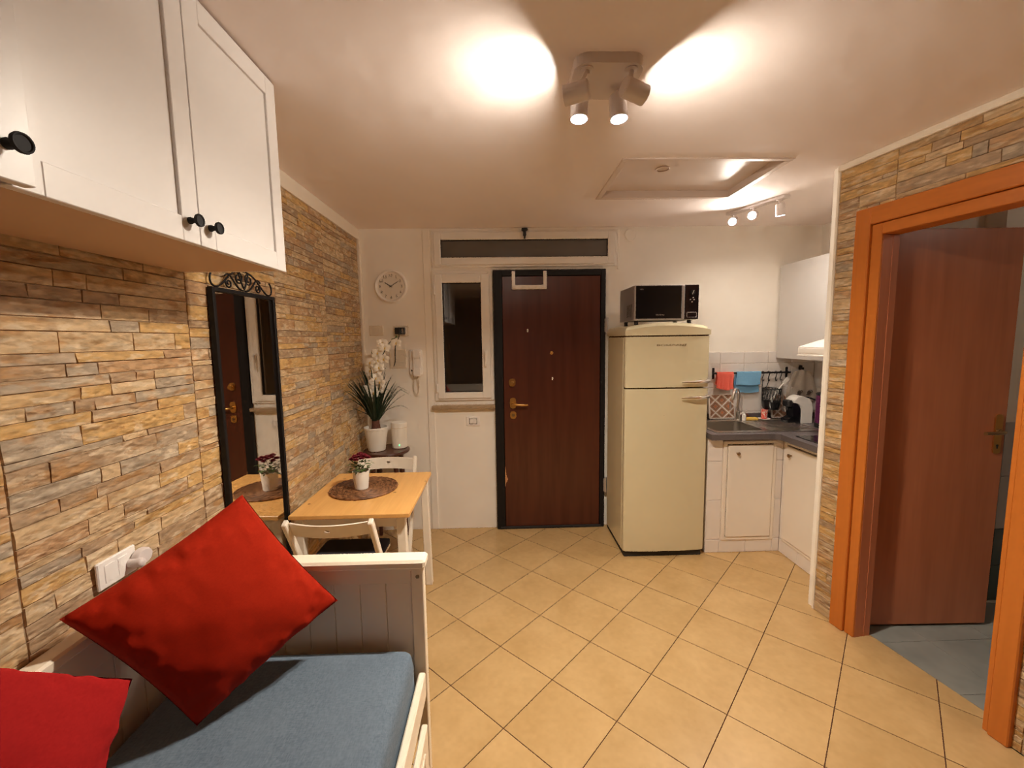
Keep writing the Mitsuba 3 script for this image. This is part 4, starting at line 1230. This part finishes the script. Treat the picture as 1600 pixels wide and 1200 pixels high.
# domed lid
lp_ = door_poly(FB - FF, .018, .022)
nx_, ny_ = 30, 16
LXs, LYs = np.linspace(FX0 - .003, FX1 + .003, nx_ + 1), np.linspace(0, 1, ny_ + 1)
Pt = np.zeros((nx_ + 1, ny_ + 1, 3))
for i, x in enumerate(LXs):
    q = (x - FM) / (FX1 - FX0) * 2
    yf = FF - .006 - .020 * (1 - min(1, q * q))
    for j, v in enumerate(LYs):
        e = min(1.0, (1 - abs(q)) / .06); e2 = min(1.0, v / .05)
        ed = math.sqrt(max(0, 1 - (1 - e) ** 2)) * math.sqrt(max(0, 1 - (1 - e2) ** 2))
        Pt[i, j] = [x, yf + (FB - yf) * v, 1.632 + .022 * ed + .030 * (1 - q * q)]
fbz = 1.597
Pb = Pt.copy(); Pb[..., 2] = fbz
A = Pt.reshape(-1, 3); B = Pb.reshape(-1, 3); g_ = grid(nx_, ny_); o_ = len(A)
idx = np.arange(o_).reshape(nx_ + 1, ny_ + 1)
ring = np.concatenate([idx[:, 0], idx[-1, 1:], idx[-2::-1, -1], idx[0, -2:0:-1]]); nxr = np.roll(ring, -1)
part(fg, "lid", tm(np.vstack([A, B]), np.vstack([g_, g_[:, ::-1] + o_, np.stack([ring, ring + o_, nxr + o_], 1), np.stack([ring, nxr + o_, nxr], 1)])), "mat_fridge", smooth=40)
part(fg, "lid_seam", bx(FX0 + .008, FX1 - .008, FF + .004, FB - .004, 1.586, 1.599), "mat_gasket")
for zc in (1.275, 1.166):
    hp = np.array([[1.430, FF - .004, zc + .004], [1.426, FF - .030, zc + .004], [1.395, FF - .046, zc + .003], [1.330, FF - .052, zc], [1.235, FF - .045, zc - .002]])
    q_ = spline(hp, 40); rr = np.interp(np.linspace(0, 1, 40), [0, .25, .6, 1], [.011, .013, .0125, .0045])
    hm = tube(q_, rr, 14)
    hm.vertices[:, 2] = zc + (hm.vertices[:, 2] - zc) * .95
    part(fz if zc > 1.23 else fd, "handle", cat(hm, cyl((1.31, FF - .014, zc), (1.31, FF - .052, zc), .006), bx(1.418, 1.437, FF - .012, FF + .002, zc - .014, zc + .018, .004)), "mat_chrome", smooth=50)
bt = meshkit.text_mesh("BOMPANI", .013, .002)
bw = bt.bounds[1][0] - bt.bounds[0][0]
bt.apply_translation([-bt.bounds[0][0], -bt.bounds[0][1], 0]); bt.apply_scale([.205 / bw, 1, 1])
part(fz, "badge", xf(bt, RXZ, (1.066, FF - .0165, 1.522)), "mat_bronze")

# ------------------------------------------------------------------ microwave
MX0, MX1, MF, MB, MZ0, MZ1_ = .915, 1.358, 2.945, 3.300, 1.700, 1.938
mw = thing("microwave", "silver microwave oven with a black glass door on top of the cream fridge", "microwave")
part(mw, "body", bx(MX0, MX1, MF + .020, MB, MZ0, MZ1_, .004), "mat_silver")
part(mw, "front_frame", cat(bx(MX0, 1.252, MF, MF + .022, MZ0, MZ1_, .003)), "mat_silver")
part(mw, "door_glass", bx(MX0 + .010, 1.240, MF - .003, MF + .004, MZ0 + .012, MZ1_ - .004, .002), "mat_black_gloss")
part(mw, "handle_strip", bx(1.243, 1.259, MF - .012, MF + .004, MZ0 + .002, MZ1_ - .003, .004), "mat_silver")
pn = part(mw, "control_panel", bx(1.262, MX1, MF - .004, MF + .022, MZ0 + .004, MZ1_, .002), "mat_black_gloss")
part(pn, "dial", lathe([(0, 0), (.016, 0), (.014, .012), (0, .013)], 28, (1.312, MF - .004, 1.885), FR), "mat_black_plastic")
part(pn, "dial_mark", bar((1.306, MF - .018, 1.872), (1.318, MF - .018, 1.898), .003, .001, (0, 1, 0), .0003), "mat_white_plastic")
for x, z in ((1.300, 1.838), (1.325, 1.836), (1.312, 1.822), (1.318, 1.850)):
    part(pn, "button", bx(x - .005, x + .005, MF - .006, MF - .003, z - .003, z + .003, .001), "mat_silver")
part(pn, "display", ring_frame(1.276, 1.346, 1.717, 1.752, .003, MF - .0055, MF - .003, .0005), "mat_silver")
wt = meshkit.text_mesh("Whirlpool", .0095, .0008)
wt.apply_translation([-wt.bounds[0][0], 0, 0])
part(mw, "lettering", xf(wt, RXZ, (1.062, MF - .003, 1.732)), "mat_silver")
lt = meshkit.text_mesh("MAX", .008, .0006)
part(mw, "lettering", xf(lt, RXZ, (.952, MF - .003, 1.906)), "mat_silver")
for i in range(12):
    y = MF + .05 + i * .011
    part(mw, "vent_slot", bx(MX0 - .0002, MX0 + .002, y, y + .004, MZ0 + .025, MZ0 + .115), "mat_dark")
for x in (MX0 + .03, MX1 - .04):
    for y in (MF + .05, MB - .06):
        q = (x - FM) / (FX1 - FX0) * 2
        part(mw, "foot", cyl((x, y, 1.6545 + .030 * (1 - q * q)), (x, y, MZ0 + .002), .014), "mat_black_plastic")

# ------------------------------------------------------------------ kitchen base units
KY, KX = 2.966, 2.020         # fronts
kb = thing("base_unit", "white tiled kitchen base unit under the sink with one framed door", "kitchen unit")
part(kb, "body", cat(bx(1.470, 1.584, KY + .008, KY + .015, 0, .858), bx(1.470, 1.500, KY + .008, YB - .013, 0, .858), bx(1.966, KX + .03, KY + .008, YB - .013, 0, .858), bx(1.584, 1.966, KY + .008, YB - .013, 0, .094), bx(1.584, 1.966, KY + .03, KY + .04, .094, .858)), "mat_tile_grout")
def ytile(x0, x1, z0, z1):
    part(kb, "tile", tile_box(x0 + .001, x1 - .001, KY, KY + .012, z0 + .001, z1 - .001), "mat_white_tile")
for z0, z1 in ((.103, .40), (.40, .69), (.69, .858)):
    ytile(1.470, 1.580, z0, z1); ytile(1.968, KX + .001, z0, z1)
for x0, x1 in ((1.470, 1.572), (1.572, 1.770), (1.770, 1.968), (1.968, KX + .001)):
    ytile(x0, x1, .0, .101)
ytile(1.580, 1.770, .842, .858); ytile(1.770, 1.968, .842, .858)
part(kb, "door_frame", cat(bx(1.582, 1.608, KY - .010, KY + .012, .098, .838, .003), bx(1.940, 1.966, KY - .010, KY + .012, .098, .838, .003), bx(1.608, 1.940, KY - .010, KY + .012, .098, .122, .003), bx(1.608, 1.940, KY - .010, KY + .012, .814, .838, .003)), "mat_kitchen_door")
dk = part(kb, "door", bx(1.613, 1.936, KY - .020, KY + .004, .127, .808, .003), "mat_kitchen_door")
part(kb, "door_gap", bx(1.604, 1.944, KY + .004, KY + .010, .118, .818), "mat_dark")
def cone_knob(p, d_):
    return lathe([(0, 0), (.006, 0), (.005, .008), (.012, .016), (.013, .022), (.009, .026), (0, .027)], 24, p, frame_to(d_))
part(dk, "knob", cone_knob((1.673, KY - .020, .752), (0, -1, 0)), "mat_bronze", smooth=40)
kc = thing("base_unit", "white tiled kitchen base unit on the right, beside the end of the stone wall", "kitchen unit")
KR0 = 2.352
part(kc, "body", cat(bx(KX + .008, XK - .014, 2.934, KY - .0, 0, .858), bx(KX + .008, XK - .014, KR0, 2.51, 0, .858), bx(KX + .008, XK - .014, 2.51, 2.934, 0, .100), bx(KX + .03, XK - .014, 2.51, 2.934, .100, .858)), "mat_tile_grout")
def xtile(y0, y1, z0, z1):
    part(kc, "tile", tile_box(KX, KX + .012, y0 + .001, y1 - .001, z0 + .001, z1 - .001), "mat_white_tile")
for z0, z1 in ((.103, .40), (.40, .69), (.69, .858)):
    xtile(2.934, KY, z0, z1); xtile(KR0, 2.505, z0, z1)
for y0, y1 in ((KR0, 2.57), (2.57, 2.77), (2.77, KY)):
    xtile(y0, y1, 0, .101)
xtile(2.505, 2.720, .842, .858); xtile(2.720, 2.934, .842, .858)
part(kc, "door_frame", cat(bx(KX - .010, KX + .012, 2.908, 2.932, .100, .838, .003), bx(KX - .010, KX + .012, 2.507, 2.530, .100, .838, .003), bx(KX - .010, KX + .012, 2.530, 2.908, .100, .124, .003), bx(KX - .010, KX + .012, 2.530, 2.908, .814, .838, .003)), "mat_kitchen_door")
part(kc, "door_gap", bx(KX + .004, KX + .010, 2.525, 2.913, .118, .818), "mat_dark")
dk = part(kc, "door", bx(KX - .020, KX + .004, 2.535, 2.904, .129, .808, .003), "mat_kitchen_door")
part(dk, "knob", cone_knob((KX - .020, 2.851, .752), (-1, 0, 0)), "mat_bronze", smooth=40)

# worktop with a cut-out for the bowl
wk = thing("worktop", "dark grey speckled L-shaped kitchen worktop", "worktop")
wp = Polygon([(1.462, 2.897), (1.925, 2.885), (1.945, 2.872), (1.925, 2.84), (1.925, KR0 - .004), (XK - .012, KR0 - .004), (XK - .012, YB - .012), (1.462, YB - .012)])
wp = Polygon([(1.462, 2.897), (1.905, 2.890), (1.930, 2.866), (1.926, KR0 - .004), (XK - .012, KR0 - .004), (XK - .012, YB - .012), (1.462, YB - .012)])
bowl = rrect(1.535, 1.895, 2.985, 3.340, .05)
part(wk, "top", ext(wp.difference(bowl), .040, t=(0, 0, .860)), "mat_worktop")
part(wk, "upstand", cat(bx(1.462, XK - .024, YB - .026, YB - .012, .900, .945, .002), bx(XK - .026, XK - .012, KR0, YB - .012, .900, .945, .002)), "mat_worktop")
sk = thing("sink", "stainless steel sink with a ribbed drainer set in the dark worktop", "sink")
so = rrect(1.515, 2.315, 2.945, 3.405, .025)
part(sk, "rim", cat(ext(so.difference(bowl.buffer(-.004)).difference(rrect(1.925, 2.295, 2.985, 3.345, .02)), .006, t=(0, 0, .9002)), ext(rrect(1.925, 2.295, 2.985, 3.345, .02), .0025, t=(0, 0, .9002))), "mat_steel")
bp_ = np.array(bowl.buffer(-.003).exterior.coords)[:-1]; bc = bp_.mean(0)
lv = [(1.0, .903), (.985, .86), (.95, .77), (.90, .752), (.0, .748)]
V = np.vstack([np.c_[bc + (bp_ - bc) * s_, np.full(len(bp_), z)] for s_, z in lv]); n = len(bp_); F = []
for a in range(len(lv) - 1):
    for i in range(n):
        j = (i + 1) % n
        F += [[a * n + i, a * n + j, (a + 1) * n + j], [a * n + i, (a + 1) * n + j, (a + 1) * n + i]]
part(sk, "bowl", tm(V, F), "mat_steel", smooth=40)
for i in range(7):
    y = 3.015 + i * .050
    part(sk, "drainer_rib", bx(1.945, 2.275, y, y + .014, .9005, .9075, .003), "mat_steel")
part(sk, "drain", lathe([(0, .004), (.030, .004), (.034, 0), (0, 0)], 24, (bc[0], bc[1], .749)), "mat_chrome")
fa_ = thing("faucet", "tall chrome gooseneck tap behind the sink", "tap")
fb_ = np.array([1.905, 3.372, .905])
part(fa_, "base", lathe([(0, 0), (.024, 0), (.024, .006), (.020, .010), (.019, .075), (.014, .080), (0, .08)], 28, fb_), "mat_chrome", smooth=35)
part(fa_, "spout", tube(spline([fb_ + [0, 0, .07], fb_ + [0, 0, .16], fb_ + [-.002, -.003, .225], fb_ + [-.03, -.03, .258], fb_ + [-.075, -.075, .250], fb_ + [-.095, -.095, .215], fb_ + [-.100, -.100, .18]], 48), .0105, 12), "mat_chrome", smooth=50)
part(fa_, "lever", tube(spline([fb_ + [.015, 0, .05], fb_ + [.04, -.005, .062], fb_ + [.075, -.01, .085]], 12), np.linspace(.008, .006, 12), 10), "mat_chrome", smooth=50)
hb = thing("hob", "black glass hob at the right end of the worktop", "hob")
part(hb, "glass", bx(1.985, 2.50, 2.375, 2.800, .9003, .906, .002), "mat_hob")
for x, y, r_ in ((2.12, 2.68, .08), (2.36, 2.68, .07), (2.12, 2.48, .07), (2.36, 2.48, .08)):
    part(hb, "ring_mark", torus(r_, .0002, 40, 6, (x, y, .906)), "mat_silver")

# ------------------------------------------------------------------ upper cabinet and hood
UX = 2.262
uc = thing("kitchen_cabinet", "plain white kitchen wall cabinet over the right-hand worktop", "cabinet")
part(uc, "carcass", bx(UX + .020, XK - .012, 2.352, YB - .014, 1.402, 2.140, .002), "mat_lacquer")
part(uc, "door", bx(UX, UX + .019, 2.905, YB - .016, 1.400, 2.142, .002), "mat_lacquer")
part(uc, "door", bx(UX, UX + .019, 2.354, 2.901, 1.400, 2.142, .002), "mat_lacquer")
ch = thing("cooker_hood", "white cooker hood jutting out under the kitchen wall cabinet", "cooker hood")
part(ch, "body", ext(Polygon([(2.045, 1.452), (UX - .001, 1.452), (UX - .001, 1.565), (2.18, 1.545), (2.045, 1.505)]), .55, RXZ, (0, 2.905, 0)), "mat_white_plastic")
part(ch, "front_strip", bx(2.040, 2.046, 2.36, 2.90, 1.464, 1.496, .001), "mat_pvc")
part(ch, "lip", bx(2.036, UX, 2.357, 2.908, 1.442, 1.453, .002), "mat_pvc")

# ------------------------------------------------------------------ rail and what hangs from it
RZ, RY = 1.283, YB - .050
ra_ = thing("utensil_rail", "black wall rail with hooks above the sink", "rail")
part(ra_, "bar", cyl((1.735, RY, RZ), (2.365, RY, RZ), .0075, b=.001), "mat_black_metal", smooth=40)
for x in (1.742, 2.355):
    part(ra_, "bracket", cat(bx(x - .009, x + .009, YB - .020, YB - .011, 1.235, 1.325, .003), cyl((x, YB - .012, RZ), (x, RY, RZ), .007)), "mat_black_metal")
def s_hook(x, z1=None, drop=.055):
    r = .010
    th = np.linspace(-2.6, .2, 12)
    up = [(x, RY + r * 1.1 * math.cos(t_) * 1.0, RZ + r * 1.1 * math.sin(t_ + 1.6)) for t_ in np.linspace(2.6, 0, 8)]
    P = [(x, RY + .010, RZ - .004), (x, RY + .006, RZ + .010), (x, RY - .006, RZ + .010), (x, RY - .011, RZ - .004), (x, RY - .004, RZ - drop * .55), (x, RY + .003, RZ - drop), (x, RY - .006, RZ - drop - .012), (x, RY - .016, RZ - drop)]
    return tube(spline(P, 30), .0032, 8)
for x in (2.135, 2.185, 2.245, 2.285):
    part(ra_, "hook", s_hook(x), "mat_black_metal", smooth=50)
def drape(x0, x1, zf, zb, th=.004, waves=2.5, amp=.006, seed=0, flare=0.0):
    nu, nv = 22, 26
    P = np.zeros((nu + 1, nv + 1, 3)); rr = .0105
    for i in range(nu + 1):
        u = i / nu
        lf, lb = RZ - zf, RZ - zb
        tot = lb + math.pi * rr + lf
        for j in range(nv + 1):
            s_ = j / nv * tot
            if s_ < lb:
                y, z, q = RY + rr, zb + s_, (lb - s_) / .1
            elif s_ < lb + math.pi * rr:
                a_ = (s_ - lb) / rr; y, z, q = RY + rr * math.cos(a_), RZ + rr * math.sin(a_), 0
            else:
                y, z, q = RY - rr, RZ - (s_ - lb - math.pi * rr), (s_ - lb - math.pi * rr) / .1
            wv = amp * math.sin(u * waves * 2 * math.pi + seed) * min(1.5, q)
            P[i, j] = [x0 + (x1 - x0) * u + flare * (u - .5) * q + .004 * math.sin(z * 40 + seed), y + (wv if y < RY else min(0, wv * .3)) - (.006 * q if y < RY else -.002), z + .004 * math.sin(u * 7 + seed) * min(1, q)]
    return sheet(P, th)
c = thing("dishcloth", "coral red cloth folded over the left end of the black rail", "cloth")
part(c, "cloth", cat(drape(1.775, 1.885, 1.150, 1.16, seed=1), drape(1.752, 1.800, 1.165, 1.19, seed=2.2, waves=1.2)), "mat_coral", smooth=40)
c = thing("dishcloth", "blue microfibre cloth hung over the black rail beside the red one", "cloth")
part(c, "cloth", drape(1.912, 2.112, 1.185, 1.120, waves=1.3, seed=.5), "mat_blue", smooth=40)
# wire basket with a dark base
wb = thing("wire_basket", "black wire basket hanging from the rail by two hooks", "basket")
WC = np.array([2.190, YB - .090, 0])
part(wb, "ring", cat(torus(.068, .004, 48, 8, WC + [0, 0, 1.155]), torus(.066, .003, 48, 8, WC + [0, 0, 1.05])), "mat_black_metal", smooth=50)
wires = [tube(np.array([WC + [.068 * math.cos(a_), .068 * math.sin(a_), 1.155], WC + [.067 * math.cos(a_ + .25), .067 * math.sin(a_ + .25), 1.05]]), .0016, 6) for a_ in np.linspace(0, 2 * np.pi, 21)[:-1]]
wires += [tube(np.array([WC + [.068 * math.cos(a_), .068 * math.sin(a_), 1.155], WC + [.067 * math.cos(a_ - .25), .067 * math.sin(a_ - .25), 1.05]]), .0016, 6) for a_ in np.linspace(0, 2 * np.pi, 21)[:-1]]
part(wb, "mesh", cat(wires), "mat_black_metal")
part(wb, "bowl", lathe([(0, .985), (.055, .988), (.064, 1.010), (.069, 1.050), (.067, 1.052), (.060, 1.012), (.05, .994), (0, .992)], 36, WC), "mat_black_gloss", smooth=40)
part(wb, "hanger", cat(tube(spline([(2.185, RY, RZ - .062), (2.180, RY - .004, 1.20), (2.183, WC[1] + .074, 1.157)], 16), .0028, 8), tube(spline([(2.135, RY, RZ - .062), (2.132, RY - .006, 1.20), (2.138, WC[1] + .04, 1.157)], 16), .0028, 8)), "mat_black_metal", smooth=50)
sp = thing("spatula", "white kitchen spatula standing in the wire basket", "spatula")
part(sp, "handle", tube(spline([(2.175, WC[1] - .02, 1.03), (2.215, WC[1] - .03, 1.135), (2.262, WC[1] - .04, 1.205)], 12), .0058, 8), "mat_white_plastic", smooth=50)
part(sp, "blade", bar((2.258, WC[1] - .040, 1.200), (2.292, WC[1] - .046, 1.245), .030, .004, (0, 1, 0), .0015), "mat_white_plastic")
ld = thing("ladle", "steel ladle hanging from the rail in front of the patterned board", "ladle")
part(ld, "handle", tube(spline([(2.285, RY - .014, RZ - .062), (2.290, RY - .018, 1.18), (2.298, RY - .024, 1.06), (2.303, RY - .030, .995)], 24), np.linspace(.0065, .0045, 24), 8), "mat_steel", smooth=50)
part(ld, "bowl", lathe([(0, -.030), (.022, -.024), (.034, -.006), (.037, .006), (.035, .006), (.031, -.004), (.020, -.019), (0, -.025)], 32, (2.303, RY - .062, .992)), "mat_steel", smooth=40)
# linen bag / apron
ap = thing("apron", "grey-beige linen apron hanging on a black hook in the kitchen corner", "apron")
nu, nv = 26, 24
P = np.zeros((nu + 1, nv + 1, 3))
for i in range(nu + 1):
    u = i / nu
    for j in range(nv + 1):
        v = j / nv
        hw_ = .070 + .055 * min(1, v * 1.6) + .006 * v
        x = 2.458 + (u - .5) * 2 * hw_
        z = 1.302 - v * .250 - .016 * abs(u - .45) * (1 - v) * 2
        y = YB - .056 - .012 * math.sin(u * 15 + v * 1.5) * (.35 + .65 * v) - .010 * math.sin(math.pi * u)
        P[i, j] = [x, y, z]
part(ap, "cloth", sheet(P, .004), "mat_linen", smooth=40)
pk = P[4:23, 13:21].copy(); pk[..., 1] -= .006
part(ap, "pocket", sheet(pk, .003), "mat_linen", smooth=40)
for cx_ in (2.418, 2.498):
    yv = YB - .092
    pr_ = unary_union([Point(cx_, 1.118).buffer(.016), sbox(cx_ - .022, 1.098, cx_ + .006, 1.106), Point(cx_ + .016, 1.128).buffer(.011).difference(Point(cx_ + .016, 1.128).buffer(.006)), sbox(cx_ - .004, 1.130, cx_ + .002, 1.142)])
    part(ap, "print", ext(pr_, .002, RXZ, (0, yv, 0)), "mat_print")
hk = thing("wall_hook", "small black hook holding the linen apron", "hook")
part(hk, "peg", cat(lathe([(0, 0), (.014, 0), (.012, .008), (.006, .012), (.006, .030), (.010, .036), (0, .038)], 20, (2.470, YB - .011, 1.312), FR), bx(2.462, 2.478, YB - .030, YB - .011, 1.312, 1.338, .003)), "mat_black_metal", smooth=40)

# ------------------------------------------------------------------ things on the worktop
def board(label, x0, x1, z0, z1, ybot, ytop, slot=True, spin=0):
    k = thing("patterned_board", label, "board")
    w, h_ = x1 - x0, z1 - z0
    pl = rrect(0, w, 0, h_, .010)
    if slot:
        pl = pl.difference(affinity.scale(Point(w - .035, h_ / 2).buffer(.011), 1, 3.2))
    m_ = ext(pl, .010)
    uv_ = np.c_[m_.vertices[:, 0] / w, m_.vertices[:, 1] / h_]
    tilt = math.degrees(math.atan2(ytop - ybot, h_))
    R_ = rx(-tilt) @ rz(0)
    m2 = xf(m_, RXZ)                       # upright, front towards -y
    m2 = xf(m2, rx(-tilt), (x0, ybot, z0))
    part(k, "panel", m2, "mat_motif", uv=uv_)
    return k
board("board printed with moorish diamond tiles, leaning on the wall behind the tap", 1.702, 1.918, .9065, 1.112, YB - .048, YB - .020)
board("board printed with moorish diamond tiles, between the ladle and the coffee machine", 2.222, 2.432, .9065, 1.105, YB - .048, YB - .020, slot=False)
cm = thing("coffee_machine", "small white and black capsule coffee machine with an arched body", "coffee machine")
cx0, cz0 = 2.238, .901
shell = Polygon([(.03, .180), (.055, .205), (.09, .212), (.135, .198), (.163, .165), (.172, .12), (.172, 0), (.088, 0), (.088, .100), (.078, .135), (.055, .155), (.028, .160)]).buffer(.004).buffer(-.004)
part(cm, "shell", ext(shell, .105, RXZ, (cx0, 3.330, cz0)), "mat_white_plastic")
core = Polygon([(-.012, 0), (.087, 0), (.087, .098), (.076, .132), (.054, .152), (.020, .157), (.030, .05), (-.012, .03)])
part(cm, "core", ext(core, .085, RXZ, (cx0, 3.320, cz0)), "mat_black_gloss")
part(cm, "head", cat(bx(cx0 - .012, cx0 + .030, 3.240, 3.318, cz0 + .125, cz0 + .178, .010), cyl((cx0 + .005, 3.278, cz0 + .10), (cx0 + .005, 3.278, cz0 + .128), .010)), "mat_black_plastic")
part(cm, "lever", tube(spline([(cx0 + .10, 3.232, cz0 + .205), (cx0 + .15, 3.228, cz0 + .196), (cx0 + .195, 3.226, cz0 + .180)], 12), .006, 8), "mat_black_plastic", smooth=50)
pc = thing("canister", "tall purple canister with a small white emblem beside the coffee machine", "canister")
PCN = np.array([2.392, 3.075, .901])
part(pc, "body", lathe([(0, .030), (.060, .030), (.060, .232), (.057, .238), (0, .238)], 40, PCN), "mat_purple", smooth=35)
part(pc, "base", lathe([(0, 0), (.062, 0), (.063, .028), (.060, .032), (0, .032)], 40, PCN), "mat_black_plastic", smooth=35)
part(pc, "lid", lathe([(0, 0), (.061, 0), (.061, .014), (.056, .018), (0, .018)], 40, PCN + [0, 0, .238]), "mat_black_plastic", smooth=35)
dv = np.array([-.61, -.79, 0])
part(pc, "emblem", cat(lathe([(0, 0), (.008, 0), (.008, .0012), (0, .0012)], 20, PCN + dv * .0595 + [0, 0, .062], frame_to(dv)), bar(PCN + dv * .0605 + np.array([-.79, .61, 0]) * .016 + [0, 0, .046], PCN + dv * .0605 - np.array([-.79, .61, 0]) * .016 + [0, 0, .046], .004, .001, (0, 0, 1), .0003)), "mat_white_plastic")
cu = thing("cup", "red and white patterned paper cup on a white saucer beside the sink", "cup")
CU = np.array([2.122, 3.372, .9085])
pf = [(0, 0), (.022, 0), (.026, .075), (.0245, .075), (.021, .004), (0, .004)]
nn_ = 32; a = np.linspace(0, 2 * np.pi, nn_ + 1)
Pc = np.stack([np.stack([r * np.cos(a), r * np.sin(a), np.full(nn_ + 1, z)], 1) for r, z in pf])
uvc = np.stack([np.tile(a / (2 * np.pi), len(pf)), np.repeat(np.array([p_[1] / .075 for p_ in pf]), nn_ + 1)], 1)
part(cu, "body", tm(Pc.reshape(-1, 3) + CU + [0, 0, .008], grid(len(pf) - 1, nn_)), "mat_cup", smooth=True, uv=uvc)
part(cu, "saucer", lathe([(0, 0), (.030, 0), (.048, .007), (.046, .009), (.028, .004), (0, .004)], 36, CU), "mat_pot", smooth=35)
sg = thing("sponge", "yellow sponge on the rim of the sink", "sponge")
part(sg, "body", soft_box(1.965, 2.065, 3.345, 3.395, .9065, .928, .008, (8, 5, 3), .003), "mat_yellow", smooth=True)
sc_ = thing("scourer", "dark bunched-up scouring pad behind the yellow sponge", "scourer")
sm = sphere((0, 0, 0), 1, sub=3)
sm.vertices = sm.vertices * (1 + .35 * (meshkit.fbm(sm.vertices * 2.6, 3, 4)[:, None] - .5)) * [.044, .024, .024] + [1.985, 3.425, .931]
part(sc_, "pad", sm, "mat_trunk", smooth=True)
gl = thing("soap_bottle", "small white soap bottle beside the tap", "bottle")
part(gl, "body", lathe([(0, 0), (.015, 0), (.016, .004), (.016, .046), (.009, .054), (.009, .062), (0, .062)], 24, (1.945, 3.352, .9055)), "mat_white_plastic", smooth=35)

# ------------------------------------------------------------------ repeats
for stem_, g_ in (("folding_chair", "white folding chairs at the pine table"), ("seat_cushion", "black cushions on the folding chairs"), ("pillow", "red pillows on the daybed"),
                  ("wall_cabinet", "white wall cabinets above the daybed"), ("wall_plate", "wall plates in the back corner"), ("base_unit", "tiled kitchen base units"),
                  ("patterned_board", "boards printed with moorish tiles"), ("dishcloth", "cloths on the kitchen rail")):
    for k_ in list(labels):
        if (k_ == stem_ or k_.startswith(stem_ + "_0")) and "__" not in k_:
            labels[k_]["group"] = g_
